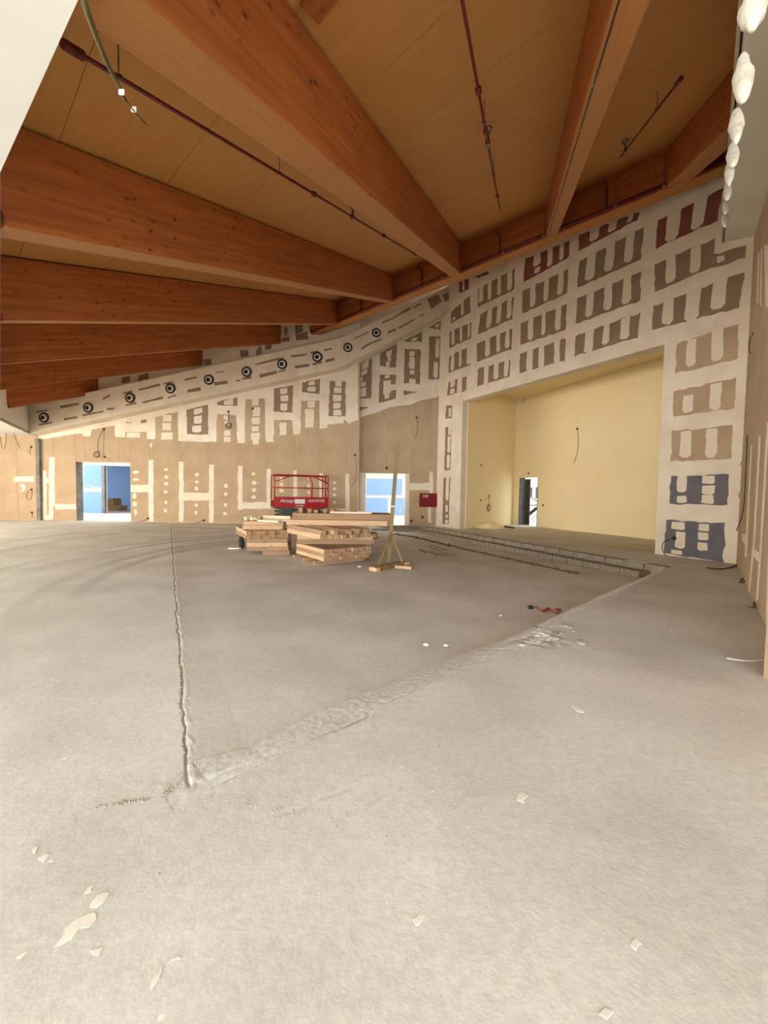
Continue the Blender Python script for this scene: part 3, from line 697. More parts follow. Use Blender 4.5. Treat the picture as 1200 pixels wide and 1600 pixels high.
boards(PB, [-60, -22, 27, 61, 84, 119, 133, 161, 186, 204, 235, 284, 331, 376.5, 420, 462, 504.5, 544, 559.5], .01, top_px, WB, (119, 204, dT))
mb = MB(); a, b = PB.hit(60.5, 740), PB.hit(66, 740); mb.abox((a.x, YB-.16, 0), (b.x, YB, PB.hit(63, 686).z)); structure(mb.build('trim_1', M['concrete_edge']))
BO = .0125
white_low = [(541,640),(541,658),(538,655),(537,661.7),(512,662.7),(511,668.4),(499.6,670),(499.6,626),(471,626),(469,679),(458,680),(456.5,656),(427.8,656),(427.8,690.5),(414.7,690.5),(414,622.4),(383.7,624),(382.7,692.4),(371,692.4),(369,649),(339,647),(338,691),(278,689),(277.5,643),(243.3,651.7),(242.5,686),(229.7,686),(229,675),(196,675),(196,683),(180,683),(179,665),(142.5,671.7),(141.7,681),(131.7,681.7),(126.7,676.7),(66.7,686.7),(60,688)]
white_poly = white_low + [(60, 671), (160, 652), (360, 610), (530, 569), (541, 566)]
px_piece('joint_compound_layer', PB, white_poly, BO+.003, .003, M['compound'], WB, seg=.2, amp=.012)
px_piece('joint_compound_layer', PB, [(545,662),(559.5,656),(559.5,560),(541,566),(541,658)], BO+.003, .003, M['compound'], WB, seg=.2, amp=.01)
za = lambda *p: Z(160, 560, 6, *p); zb = lambda *p: Z(330, 540, 5.217, *p); zd = lambda *p: Z(540, 460, 6.667, *p)
zc = lambda *p: Z(190, 660, 5.714, *p); ze = lambda *p: Z(0, 590, 6, *p)
back_patches = [
 (za((790,485),(990,432),(990,715),(790,710)), [(.34,.74,.75,.95),(.34,.7,.4,.68),(.26,.68,.08,.32)]),
 (za((360,580),(412,572),(412,605),(360,608)), []), (za((225,598),(275,598),(275,606),(225,606)), []),
 (zb((48,460),(212,420),(210,490),(48,487)), [(.35,.8,.1,.95)]),
 (zb((512,352),(668,325),(660,545),(510,538)), [(.32,.7,.72,.95),(.36,.76,.42,.66),(.36,.72,.05,.34)]),
 (zb((742,300),(888,270),(882,392),(742,380)), [(.35,.7,.6,.95),(.3,.75,.12,.5)]),
 (zb((965,290),(1095,290),(1095,577),(955,575)), [(.35,.75,.85,1.0),(.3,.75,.65,.82),(.25,.75,.42,.6),(.28,.7,.22,.38),(.28,.75,.02,.18)]),
]
for q, st in back_patches: bare(PB, q, st, G, WB, BO+.003)
# filler on the bare strips between the white legs, and spots, joints and ladders lower down
def blob(P, x0, y0, x1, y1, parent, off, name='filler_spot'):
    cx, cy, rx, ry = (x0+x1)/2, (y0+y1)/2, (x1-x0)/2, (y1-y0)/2
    pts = [(cx+rx*math.cos(t)*rnd.uniform(.8, 1.05), cy+ry*math.sin(t)*rnd.uniform(.8, 1.05)) for t in [k*math.pi/5 for k in range(10)]]
    px_piece(name, P, pts, off, .003, M['compound'], parent, amp=0)
def rect(P, x0, y0, x1, y1, parent, off, name='filler_stripe', m='compound'):
    px_piece(name, P, [(x0, y0), (x1, y0), (x1, y1), (x0, y1)], off, .003, M[m], parent, seg=.15, amp=.012)
O1 = BO+.0035
for r in [(565,530,650,590),(560,605,645,670),(550,695,660,760)]: (a, b), = za(r[:2]); (c, d), = za(r[2:]); rect(PB, a, b, c, d, WB, O1)
for r in [(230,695,350,740)]: (a, b), = za(r[:2]); (c, d), = za(r[2:]); rect(PB, a, b, c, d, WB, O1)
for r in [(98,570,135,600),(108,615,160,640),(105,690,155,735),(102,745,160,785),(335,435,385,488),(340,505,397,575),(333,585,395,640),(330,660,385,700),(325,710,395,765),(335,765,385,805),(785,455,845,505),(765,515,835,668),(557,628,612,730)]:
    (a, b), = zb(r[:2]); (c, d), = zb(r[2:]); rect(PB, a, b, c, d, WB, O1)
# vertical joint strips
for r in [(240,335,285,885),(512,350,553,885),(780,378,822,895),(1038,388,1080,780)]:
    (a, b), = zc(r[:2]); (c, d), = zc(r[2:]); rect(PB, a, b, c, d, WB, O1, 'joint_strip')
for r in [(80,558,242,625),(550,628,785,698)]:
    (a, b), = zc(r[:2]); (c, d), = zc(r[2:]); rect(PB, a, b, c, d, WB, O1+.001, 'joint_strip')
for r in [(95,428,160,460),(95,498,158,522),(95,630,135,685),(95,705,140,750),(112,770,138,830),(375,405,418,435),(378,468,422,505),(376,530,420,565),(372,605,412,635),(378,695,410,732),(375,768,405,808),(652,448,692,485),(650,518,690,545),(650,570,687,610),(648,722,685,758),(648,785,678,825),(910,545,952,590),(910,622,948,660),(910,718,945,755),(903,798,942,832),(250,180,275,225)]:
    (a, b), = zc(r[:2]); (c, d), = zc(r[2:]); blob(PB, a, b, c, d, WB, O1)
zf = lambda *p: Z(360, 730, 4.615, *p)
for r in [(262,10,292,260),(455,25,480,330),(642,42,670,330),(830,50,858,330)]:
    (a, b), = zf(r[:2]); (c, d), = zf(r[2:]); rect(PB, a, b, c, d, WB, O1, 'joint_strip')
(a, b), = zf((60, 252)); (c, d), = zf((290, 300)); rect(PB, a, b, c, d, WB, O1+.001, 'joint_strip')
for r in [(150,35,182,62),(152,95,190,130),(152,150,188,180),(148,200,186,230),(352,70,385,100),(352,108,386,140),(350,155,386,185),(555,70,580,95),(552,120,575,148),(552,168,575,195),(738,100,765,122),(736,143,765,168),(736,188,765,212),(736,240,765,264)]:
    (a, b), = zf(r[:2]); (c, d), = zf(r[2:]); blob(PB, a, b, c, d, WB, O1)
for r in [(130,928,318,978),(460,745,512,1200),(400,870,435,1330),(460,1200,500,1330),(520,1185,712,1235),(400,940,470,985),(425,1290,470,1330)]:
    (a, b), = ze(r[:2]); (c, d), = ze(r[2:]); rect(PB, a, b, c, d, WB, O1, 'joint_strip')
pts = [(185,1010),(215,990),(240,1020),(235,1050),(210,1075),(195,1070),(212,1045),(205,1025)]
px_piece('filler_spot', PB, ze(*pts), O1, .003, M['compound'], WB, amp=0)
# upper back wall seen over the bulkhead
for q in [[(352,520),(360,520),(362,540),(354,541)],[(386,516),(400,514),(404,528),(392,532)],[(408,512),(424,510),(426,524),(412,527)],[(398,528),(408,520),(412,526),(400,534)],
          [(444,512),(449,512),(449,524),(444,524)],[(190,590),(203,587),(204,596),(190,599)],[(216,586),(232,583),(232,592),(216,596)],[(318,562),(330,560),(331,570),(319,572)],[(375,548),(388,546),(389,556),(376,558)],[(400,548),(408,540),(410,552),(400,556)],[(460,505),(472,500),(474,518),(462,522)],[(414,538),(424,536),(425,545),(415,547)],[(440,528),(452,526),(453,533),(441,535)],[(462,522),(480,518),(482,530),(463,532)]]:
    px_piece('bare_board_patch', PB, q, .004, .004, M[G], WB, amp=.01)

# recessed right stretch: boards below, compound above
lowR = [(560, 559), (700, 485)]; edgeR = [(561, 651), (690, 612)]
boards(PRW, [562.5, 602, 640, 676, 691], .01, [(x, y-2) for x, y in edgeR], WR, (571, 633, wt))
mbx = None
px_piece('joint_compound_layer', PRW, [(561.5,653),(575,649),(600,640),(625,634),(640,633),(656,626),(672,623),(684,620),(688,613),(691,611),(700,606),(700,486),(561.5,556)], BO+.003, .003, M['compound'], WR, seg=.25, amp=.012)
bare_r = [
 (zd((90,770),(275,665),(268,1085),(95,1080)), [(.4,.8,.82,1.0),(.38,.72,.66,.8),(.08,.48,.48,.62),(.1,.66,.33,.46),(.06,.68,.04,.3)]),
 (zd((360,612),(538,513),(525,760),(360,745)), [(.36,.68,.55,.86),(.45,.66,.28,.55),(.35,.6,.0,.28)]),
 (zd((358,835),(525,835),(522,1085),(345,1135)), [(.3,.6,.86,.98),(.24,.68,.24,.78),(.34,.62,.1,.24),(.66,1.0,.36,.6)]),
 (zd((612,483),(800,380),(790,497),(610,489)), [(.4,.72,.05,.6)]),
 (zd((615,568),(782,578),(775,937),(608,925)), [(.3,.62,.8,.95),(.3,.64,.42,.78),(.34,.64,.28,.4),(.34,.72,.0,.14)]),
 (zd((870,347),(1014,262),(1005,370),(870,350)), [(.45,.75,.3,.85)]),
 (zd((870,440),(1007,440),(997,887),(865,885)), [(.48,.78,.5,.96),(.38,.7,.03,.4)]),
 (zd((90,1170),(235,1172),(235,1180),(95,1230)), []),
 (zd((605,1000),(755,1015),(680,1030),(605,1052)), []),
]
for q, st in bare_r: bare(PRW, q, st, G, WR, BO+.003)
zg = lambda *p: Z(540, 650, 6.667, *p)
for r in [(630,600,660,1115),(875,580,910,810),(860,950,890,1110),(665,700,880,772),(135,640,165,1060),(165,770,205,800),(965,680,1000,1115)]:
    (a, b), = zg(r[:2]); (c, d), = zg(r[2:]); rect(PRW, a, b, c, d, WR, O1, 'joint_strip')
# streaks of bare board on the bulkhead face
for P, par, L in [(PF, BULK, [za((375,405),(565,355),(570,378),(385,420)), za((335,285),(540,235),(545,255),(345,302)), za((770,192),(880,170),(885,185),(772,207)), za((795,295),(918,268),(920,300),(800,322)), za((190,322),(270,298),(285,318),(195,335)), za((215,435),(315,405),(320,425),(220,447)),za((570,232),(650,215),(680,225),(575,245)), za((610,365),(690,335),(692,352),(612,375)),
      zb((355,152),(540,100),(590,98),(580,112),(360,160)), zb((390,235),(535,205),(540,225),(400,262)), zb((652,80),(775,65),(780,78),(655,95)), zb((680,165),(800,148),(800,170),(685,188)), zb((920,30),(985,18),(985,30),(925,45)), zb((930,115),(1003,98),(1005,120),(935,138)), zb((35,215),(110,207),(110,218),(38,225)), zb((20,300),(130,285),(135,310),(30,325)), zb((205,282),(235,275),(238,290),(208,297)), zb((250,262),(325,245),(330,270),(255,280)), zb((810,50),(870,42),(885,60),(815,72)), zb((825,145),(905,128),(905,145),(830,162)), zb((550,205),(610,190),(612,205),(552,220)),
      ze((560,265),(735,235),(740,255),(565,290)), ze((595,380),(720,360),(725,378),(600,402)), ze((770,345),(965,310),(970,325),(775,365)), ze((960,185),(1030,155),(1032,180),(962,208)), ze((1000,290),(1070,280),(1072,298),(1005,308)), ze((335,320),(440,295),(445,312),(340,332)), ze((360,435),(490,410),(492,425),(365,450))]),
     (PF2, BULK2, [zd((380,285),(500,240),(670,130),(678,155),(505,250),(385,302)), zd((700,135),(780,92),(785,105),(705,148)), zd((440,388),(520,355),(522,372),(445,410)), zd((545,345),(720,250),(725,265),(550,362)), zd((760,225),(820,195),(825,210),(762,235)), zd((80,460),(235,385),(240,398),(85,472)), zd((160,560),(280,490),(370,455),(372,470),(285,505),(165,578)), zd((850,45),(965,0),(1005,70),(895,155)), zd((1005,0),(1100,-30),(1100,50),(1030,82))])]:
    for q in L: px_piece('bare_board_patch', P, q, .003, .003, M[G], par, seg=.3, amp=.008)

# ------------------------------------------------------------------ right side: soffit box with foam, board joints
pf = PS.hit(1131, 379); rn_ = ray(1166, 0)
# nearer end: on the picture ray and straight ahead of the far end along the right wall
den = rn_.x*RDIR.y - rn_.y*RDIR.x
t_ = (pf.x*RDIR.y - pf.y*RDIR.x)/den
pn = CAM + rn_*t_
bdir = (pn-pf); pn2 = pf + bdir*1.35; pf2 = pf - bdir.normalized()*.05
def to_wall(p):  # push sideways to the right wall
    k = (RW0-p).dot(RN); return V((p.x, p.y, p.z)) + RN*(k-.05)
dz = V((0, 0, 1))
a, b = pf2, pn2; a2, b2 = to_wall(a), to_wall(b); a2.z -= .12; b2.z -= .12
mb = MB(); mb.hexa([a, b, b2, a2, a+dz*.5, b+dz*.5, b2+dz*.8, a2+dz*.8]); SOFR = structure(mb.build('ceiling_soffit', M['white']))
# board edges along its arris
mb = MB(); sdn = RN*.05
mb.hexa([a+sdn+dz*.03, b+sdn+dz*.03, b+dz*.03, a+dz*.03, a+sdn+dz*.25, b+sdn+dz*.25, b+dz*.25, a+dz*.25]); mb.build('board_edge', M['compound2'], SOFR)
mb = MB(); mb.hexa([a+RN*.02-dz*.004, b+RN*.02-dz*.004, b-dz*.004, a-dz*.004, a+RN*.02+dz*.03, b+RN*.02+dz*.03, b+dz*.03, a+dz*.03]); mb.build('shadow_gap', M['socket'], SOFR)
Pf = Plane(a+RN*.06, RN)
for x, y, w, h in [(1176, 14, 20, 56), (1161, 124, 17, 66), (1150.5, 197, 12, 50), (1145, 241, 10.5, 38), (1139.5, 271, 9, 30), (1136.5, 298, 7, 26), (1134, 322, 5.5, 22), (1132.5, 343, 4, 20)]:
    c0 = Pf.hit(x, y-h*.56); c1 = Pf.hit(x, y+h*.56); L = (c1-c0).length; d = (c1-c0).normalized(); c = (c0+c1)/2
    r = max(.03, w/2/FPX*(c-CAM).dot(cF)*.95)
    k = 9; path = [c0+d*(L*i/(k-1)) + V((0, 0, rnd.gauss(0, .008))) for i in range(k)]
    rad = [max(.006, r*math.sin(math.pi*(i+.25)/(k-.5))**.7*rnd.uniform(.88, 1.12)) for i in range(k)]
    mb = MB(); mb.tube(path, rad, 12); o = mb.build('foam_bead', M['foam'], SOFR, True)
# stripes on the right wall
for q in [[(1173,696),(1174.5,696),(1166,870),(1163,870)], [(1185.5,682),(1188,682),(1179,850),(1171,925),(1169,925),(1176,850)], [(1198,660),(1201,660),(1190,850),(1183.5,938),(1181,938),(1187,850)], [(1200,860),(1204,860),(1200,980),(1196,972)],
          [(1160,833),(1167,836),(1166,850),(1159,846)], [(1176,855),(1188,866),(1187,880),(1175,868)],
          [(1184,395),(1187,395),(1184,475),(1182,470)], [(1189,390),(1191,390),(1189,480),(1187,476)], [(1194,385),(1205,380),(1203,485),(1196,478)]]:
    px_piece('joint_strip', PR, q, .004, .004, M['compound'], WRT, seg=.2, amp=.006)
for q in [(1186, -200), (1204, -200)]: pass

# ------------------------------------------------------------------ stage steps: kerb blocks in two rows
sx = (S_B-S_A); SLn = sx.length; sx.normalize(); sn = V((sx.y, -sx.x, 0)); sn = sn if sn.dot(CAM-S_A) > 0 else -sn
steps = empty('stage_steps', (S_A+S_B)/2+V((0, 0, LOW)), 'two low concrete block steps along the front of the stage', 'steps')
def row(p0, d, n, L, zt, zb, depth, m='concrete_block'):
    s = 0.0
    while s < L-.02:
        w = min(rnd.uniform(.46, .54), L-s); g = .012
        c0 = p0+d*(s+g); c1 = p0+d*(s+w-g); jz = rnd.gauss(0, .004); jn = n*rnd.gauss(0, .006)
        mb = MB(); f = lambda p, z: V((p.x, p.y, z))
        mb.hexa([f(c0+jn, zb), f(c1+jn, zb), f(c1-n*depth, zb), f(c0-n*depth, zb), f(c0+jn, zt+jz), f(c1+jn, zt+jz), f(c1-n*depth, zt+jz), f(c0-n*depth, zt+jz)])
        mb.build('kerb_block', M[m], steps); s += w
row(S_A+sx*.0+sn*.02, sx, sn, SLn, .004, LOW-.05, .22)
row(S_A+sx*.35+sn*.36, sx, sn, SLn-.35, LOW*.5, LOW-.06, .36)
fd = (V((-.3, 19.52, 0))-S_B).normalized(); fn = V((fd.y, -fd.x, 0)); fn = fn if fn.y < 0 else -fn
row(S_B+fn*.03, fd, fn, 2.3, .004, LOW-.05, .12); row(S_B+fn*.4-fd*.1, fd, fn, 2.4, LOW*.5, LOW-.05, .36)

# ------------------------------------------------------------------ rooms beyond the openings
mb = MB(); mb.add([(-26, 20.0, -.006), (3.5, 20.9, -.006), (3.5, 40, -.006), (-26, 40, -.006)], [(0, 1, 2, 3)]); structure(mb.build('floor_beyond', M['white']))
P2 = Plane((0, 25.5, 0), (0, -1, 0)); P3 = Plane((0, 32, 0), (0, -1, 0))
ox0, ox1, oz = P2.hit(164.5, 770).x, P2.hit(212, 770).x, P2.hit(185, 728).z
WBL = wall('wall_beyond', (-27, 25.5, 0), (4, 25.5, 0), flat(6.0), [(ox0+27, ox1+27, -.3, oz)], .2, M['white'], (0, 1, 0))
wall('wall_far', (-30, 32, 0), (6, 32, 0), flat(5.5), [], .2, M['blue_wall'], (0, 1, 0))
mb = MB(); mb.abox((-24, 25.6, 3.7), (4, 32, 3.9)); structure(mb.build('sky_screen_beyond', M['board']))  # partial roof out of view, added to hold back the skylight in here
zh = lambda *p: Z(100, 700, 10, *p)
for q in [zh((302,268),(620,268),(618,628),(302,626)), zh((302,684),(618,684),(606,1032),(302,1045))]:
    px_piece('blue_board', P2, q, .012, .012, M['blue_wall'], WBL, amp=0)
for q in [zh((305,570),(400,565),(450,600),(500,614),(620,590),(620,600),(505,626),(440,612),(390,578),(305,582))]:
    px_piece('filler_stripe', P2, q, .016, .004, M['compound'], WBL, amp=0)
for q in [zg((218,650),(592,655),(588,825),(215,825)), zg((210,850),(440,855),(437,1035),(207,1032)), zg((470,855),(615,855),(612,1035),(468,1035))]:
    px_piece('blue_board', P2, q, .012, .012, M['blue_wall'], WBL, amp=0)
px_piece('filler_stripe', P2, zg((560,1005),(572,975),(578,960),(584,962),(578,985),(566,1012)), .016, .004, M['compound'], WBL, amp=0)
# door jamb and lintel in bare concrete, steel stud at the further opening
mb = MB(); mb.abox((dL-.01, YB+.005, 0), (dL+.012, YB+.43, dT)); structure(mb.build('trim_2', M['concrete_edge']))
mb = MB(); mb.abox((ox0-.12, 25.36, 0), (ox0+.06, 25.5, oz)); structure(mb.build('trim_3', M['steel']))
# stacks of boards in the room beyond
bx_ = Plane((0, 29.0, 0), (0, -1, 0)).hit(171, 790).x
for i, (dx, k_, w_) in enumerate([(0, 4, .5), (0, 3, .5), (0, 2, .55), (0, 1, .5), (0, 0, .5), (.5, 1, .45), (.5, 0, .45)]):
    mb = MB(); z0_ = .17*k_; x0_ = bx_-.25+dx+.02*(k_ % 2); mb.abox((x0_, 29.0, z0_+.04), (x0_+w_, 29.9, z0_+.17)); mb.abox((x0_+.05, 29.02, z0_), (x0_+.12, 29.88, z0_+.04)); mb.abox((x0_+w_-.12, 29.02, z0_), (x0_+w_-.05, 29.88, z0_+.04))
    tag(mb.build('board_pack', M['timber'], None), ['top', 'second', 'third', 'fourth', 'bottom', 'upper short', 'lower short'][i]+' pack of boards stacked on the floor beyond the left doorway', 'board pack', 'board packs beyond the left doorway')
p0, p1 = P2.hit(131, 799), P2.hit(139, 797)
mb = MB(); mb.abox((p0.x, 24.2, .22), (p1.x, 25.0, .34)); mb.abox((p0.x+.03, 24.25, 0), (p0.x+.1, 24.95, .22)); mb.abox((p1.x-.1, 24.25, 0), (p1.x-.03, 24.95, .22))
tag(mb.build('low_bench', M['timber_white']), 'low pale bench just inside the left doorway', 'bench')
# behind the stage door: outside with scaffold braces
d0 = b0-PSB.n*.4; d1 = b1-PSB.n*.4
mb = MB()
jw = .02
for p, s_ in ((b0, 1), (b1, -1)):
    q = V((p.x, p.y, 0)); mb.hexa([q+sd*s_*-.01, q+sd*s_*.03, q+sd*s_*.03-PSB.n*.36, q+sd*s_*-.01-PSB.n*.36, q+sd*s_*-.01+dz*bt, q+sd*s_*.03+dz*bt, q+sd*s_*.03-PSB.n*.36+dz*bt, q+sd*s_*-.01-PSB.n*.36+dz*bt])
DO = structure(mb.build('door_1', M['lift_grey']))
wd_ = (b1-b0).length; q = V((b0.x, b0.y, 0))+sd*.03-PSB.n*.42
mb = MB(); mb.box(q+sd*wd_*.08+dz*(bt/2-.03), sd, PSB.n, dz, wd_*.3, .05, bt-.06); structure(mb.build('door_2', M['door_brown']))
PD = Plane(SC-PSB.n*1.4, PSB.n); PD2 = Plane(SC-PSB.n*4.5, PSB.n)
zi = lambda *p: Z(780, 730, 14.55, *p)
a_ = PD2.hit(800, 780); b_ = PD2.hit(880, 780)
WO = wall('wall_outside', a_, b_, flat(6), [], .2, M['white'], -PSB.n)
for q in [zi((700,460),(755,460),(745,680),(690,650)), zi((830,460),(880,450),(870,700),(820,720))]: px_piece('window_pane', PD2, q, .01, .01, M['lift_grey'], WO, amp=0)
for i, (a, b, r, m, lab) in enumerate([((480,1330),(850,930),.085,'rubber','thick black strut leaning inside the stage doorway'), ((660,640),(880,790),.03,'lift_grey','thin sloping scaffold tube high in the stage doorway'), ((640,868),(880,862),.035,'lift_grey','level scaffold tube across the stage doorway'),
        ((690,1260),(850,1090),.02,'steel','thin bright brace rising right in the stage doorway'), ((670,900),(800,1300),.02,'steel','thin brace falling right in the stage doorway'), ((640,1180),(700,1330),.03,'rubber','short dark brace at the foot of the stage doorway')]):
    p, q = zi(a, b); mb = MB(); pa, pb = Plane(PD.p-PD.n*.2*i, PD.n).hit(*p), Plane(PD.p-PD.n*.2*i, PD.n).hit(*q)
    if pa.z < .1: pa.z = .05
    mb.tube([pa, pb], r, 7); tag(mb.build('scaffold_tube', M[m], None, True), lab, 'scaffold tube')
mb = MB(); f0 = SC-PSB.n*.3; mb.add([f0-sd*3-dz*.01, f0+sd*10-dz*.01, f0+sd*10-PSB.n*8-dz*.01, f0-sd*3-PSB.n*8-dz*.01], [(0, 1, 2, 3)]); structure(mb.build('floor_outside', M['white']))

# ------------------------------------------------------------------ timber stacks
def ydir(a): a = math.radians(a); return V((math.cos(a), math.sin(a), 0))
MESH = {}
def timber_mesh(L, w, h, m):
    k = (round(L, 2), w, h, m)
    if k not in MESH:
        vs, fs = bevel_box(-L/2, L/2, -w/2, w/2, 0, h, min(w, h)*.06); me = bpy.data.meshes.new('timber'); me.from_pydata(vs, [], fs)
        bm = bmesh.new(); bm.from_mesh(me); bmesh.ops.recalc_face_normals(bm, faces=bm.faces); bm.to_mesh(me); bm.free()
        me.materials.append(M[m]); me.materials.append(M['end_grain']); MESH[k] = me
        if m != 'timber_white':
            for p_ in me.polygons:
                if abs(p_.normal.x) > .9: p_.material_index = 1
    return MESH[k]
def timber(c, ang, L, w, h, m, label, group, name='timber', cat='timber', tilt=0):
    o = bpy.data.objects.new(name, timber_mesh(L, w, h, m)); col.objects.link(o); o.location = c; o.rotation_euler = (0, tilt, math.radians(ang))
    return tag(o, label, cat, group)
ORD = ['first', 'second', 'third', 'fourth', 'fifth', 'sixth', 'seventh', 'eighth', 'ninth', 'tenth', 'eleventh', 'twelfth']
def layer(corner, ang, cols, rows, L, w, h, z0, what, where, group, m='timber', stag=.06, skip=0.0, cross=False):
    """timbers along ang; corner = plan position of the near right hand end; columns run 90 degrees to the left of ang"""
    d = ydir(ang); e = ydir(ang+90); rn = {1: ['only'], 2: ['lower', 'upper'], 3: ['lower', 'middle', 'upper']}[rows]
    for r in range(rows):
        for c in range(cols):
            if r == rows-1 and rnd.random() < skip: continue
            p = corner + d*(L/2 + rnd.uniform(-stag, stag)) + e*(w*1.03*(c+.5))
            lab = '%s %s from the %s' % (ORD[c], what, 'front' if cross else 'right')
            lab += (', %s row' % rn[r] if rows > 1 else '') + ', ' + where
            timber((p.x, p.y, z0+r*h*1.004+.001), ang, L, w, h, m if rnd.random() > .25 else ('timber' if m == 'timber_dark' else 'timber_dark'), lab, group)
    return z0+rows*h*1.004+.001
# right stack
c0 = ground(497, 884); zb0 = c0.z
A1 = 126.5     # the cross layers point back and to the left
u1 = ydir(A1-90)
ra = V((c0.x, c0.y, 0)) + u1*1.24 + V((.12, -.02, 0))
gR = 'timbers of the right-hand stack'; gL = 'timbers of the left-hand stack'
for k_, s_ in enumerate((.1, .62, 1.15)):
    p = V((c0.x, c0.y, 0)) + ydir(A1)*s_ + u1*.6
    timber((p.x, p.y, zb0-.01), A1-90, 1.3, .09, .10, 'timber_dark', ['front', 'middle', 'rear'][k_]+' bearer lying under the right-hand timber stack', gR, 'bearer', 'bearer')
z = zb0+.095
z = layer(ra, A1, 12, 3, 1.4, .1, .085, z, 'square timber', 'lowest layer of the right-hand stack', gR, 'timber_dark', .05)
z = layer(V((-1.98, 9.8, 0)), 6, 8, 2, 1.8, .12, .11, z, 'crosswise timber', 'second layer of the right-hand stack', gR, 'timber_dark', .1, .1, True)
z = layer(ra+V((-.02, -.12, 0)), A1, 11, 2, 1.75, .11, .105, z, 'square timber', 'third layer of the right-hand stack', gR, 'timber', .13, .25)
z = layer(V((-2.3, 10.0, 0)), 2, 9, 1, 2.45, .13, .13, z, 'long crosswise beam', 'fourth layer of the right-hand stack', gR, 'timber', .12, 0, True)
z = layer(V((-2.25, 10.15, 0)), 2, 7, 1, 2.4, .14, .15, z, 'long brown beam', 'top layer of the right-hand stack', gR, 'timber_dark', .08, 0, True)
timber((-.84, 10.45, z), 1, 1.05, .12, .045, 'timber_white', 'bright pale plank on top of the right-hand timber stack', None, 'plank', 'plank')
timber((-.55, 10.75, z), -3, .3, .1, .05, 'timber_white', 'short pale offcut on top of the right-hand timber stack', None, 'plank', 'plank')
timber((-1.3, 11.0, z), 3, .55, .16, .1, 'timber', 'thick offcut lying behind the bright pale plank', None, 'plank', 'plank')
for i in range(5): timber((-2.1+.19*i, 10.62+.06*(i % 2), z), 94+rnd.uniform(-6, 6), .42, .1, rnd.choice((.08, .1, .13)), 'timber_dark', ORD[i]+' short block from the left on top of the right-hand stack', gR, 'timber_block', 'block')
# left stack
c1 = ground(413, 867)
A2 = 118; u2 = ydir(A2-90); la = V((c1.x, c1.y, 0)) + u2*.62
for k_, s_ in enumerate((.1, .5, .9)):
    p = V((c1.x, c1.y, 0)) + ydir(100)*s_ + ydir(10)*.28
    timber((p.x, p.y, c1.z-.01), 10, .66, .09, .1, 'timber_dark', ['front', 'middle', 'rear'][k_]+' bearer lying under the left-hand timber stack', gL, 'bearer', 'bearer')
z = c1.z+.095
z = layer(V((c1.x-.40, c1.y-.06, 0)), 10, 10, 3, .97, .11, .1, z, 'crosswise timber', 'lowest layer of the left-hand stack', gL, 'timber_dark', .04, 0, True)
z = layer(la+V((-.02, -.05, 0)), A2, 9, 2, 1.6, .11, .1, z, 'square timber', 'middle layer of the left-hand stack', gL, 'timber', .07)
z = layer(V((c1.x-.52, c1.y+.25, 0)), 8, 9, 2, 1.0, .11, .1, z, 'crosswise timber', 'upper layer of the left-hand stack', gL, 'timber_dark', .12, .2, True)
zt = z
for i, (dx, dy, a, L, h) in enumerate([(.06, .12, -22, .62, .05), (.22, .45, -18, .7, .05), (.08, .85, -14, .8, .12), (-.42, 1.0, 60, .35, .05)]):
    timber((c1.x+dx, c1.y+dy+.1, zt), a, L, .13, h, 'timber_white' if i < 3 else 'timber',
           ['short pale board lying across the front of the left-hand stack', 'thin pale board in the middle of the left-hand stack top', 'tall pale beam on the back of the left-hand stack', 'small offcut at the far left of the left-hand stack'][i], None, 'plank', 'plank')
mb = MB()
for i in range(26):
    r = rnd.uniform(.03, .06); p = V((c1.x-.42+rnd.uniform(-.16, .16), c1.y+.45+rnd.uniform(-.12, .12), zt+r*1.05+rnd.uniform(0, .05)))
    mb.lathe(p, (rnd.gauss(0, 1), rnd.gauss(0, 1), rnd.gauss(0, 1)), [(r*.5, -r*.5), (r, -r*.1), (r*.8, r*.4), (r*.2, r*.6)], 6)
tag(mb.build('wrapping_heap', M['timber_white']), 'crumpled pale wrapping heaped on the left end of the left-hand stack', 'wrapping')
# dark wrapped bundle and the shadow beside it, modelled as one black upright
p = ground(377, 856); mb = MB()
mb.tube([p, p+V((.02, 0, .1)), p+V((-.01, .02, .2)), p+V((.01, 0, .29))], [.07, .08, .075, .06], 8); tag(mb.build('shadow_bundle', M['rubber'], None, True), 'short dark upright for a bundle and its shadow under the left end of the timber', 'shadow bundle')
p = ground(366, 858); mb = MB(); pts = [p+V((.16*math.cos(t)*rnd.uniform(.7, 1.2), .12*math.sin(t)*rnd.uniform(.7, 1.2), .012)) for t in [k*math.pi/5 for k in range(10)]]; mb.prism(pts, (0, 0, .03)); tag(mb.build('plastic_scrap', M['splash']), 'white plastic scrap on the floor left of the timber', 'scrap')
# strapping bands on the beams of the right stack
for i, x in enumerate((478, 590)):
    pass

# ------------------------------------------------------------------ scissor lift behind the timber
LF = on_Y(428, 790, 16.2); LF = V((LF.x, LF.y, fz(LF.x, LF.y))); la_ = ydir(24); lb_ = ydir(114)
LIFT = empty('scissor_lift', LF, 'red scissor lift platform with guard rails behind the timber stacks', 'scissor lift')
LL, LWD = 2.2, .85; PZ = PB_z = None
zpl = on_Y(428, 791, 16.2).z; ztp = on_Y(429, 741.5, 16.2).z; zk = on_Y(428, 776, 16.2).z; zm = on_Y(430, 761.5, 16.2).z
f = lambda s, t, z: LF + la_*s + lb_*t + dz*(z-LF.z)
def obox(s0, s1, t0, t1, z0_, z1_): 
    mb = MB(); mb.hexa([f(s0, t0, z0_), f(s1, t0, z0_), f(s1, t1, z0_), f(s0, t1, z0_), f(s0, t0, z1_), f(s1, t0, z1_), f(s1, t1, z1_), f(s0, t1, z1_)]); return mb
g0 = LF.z
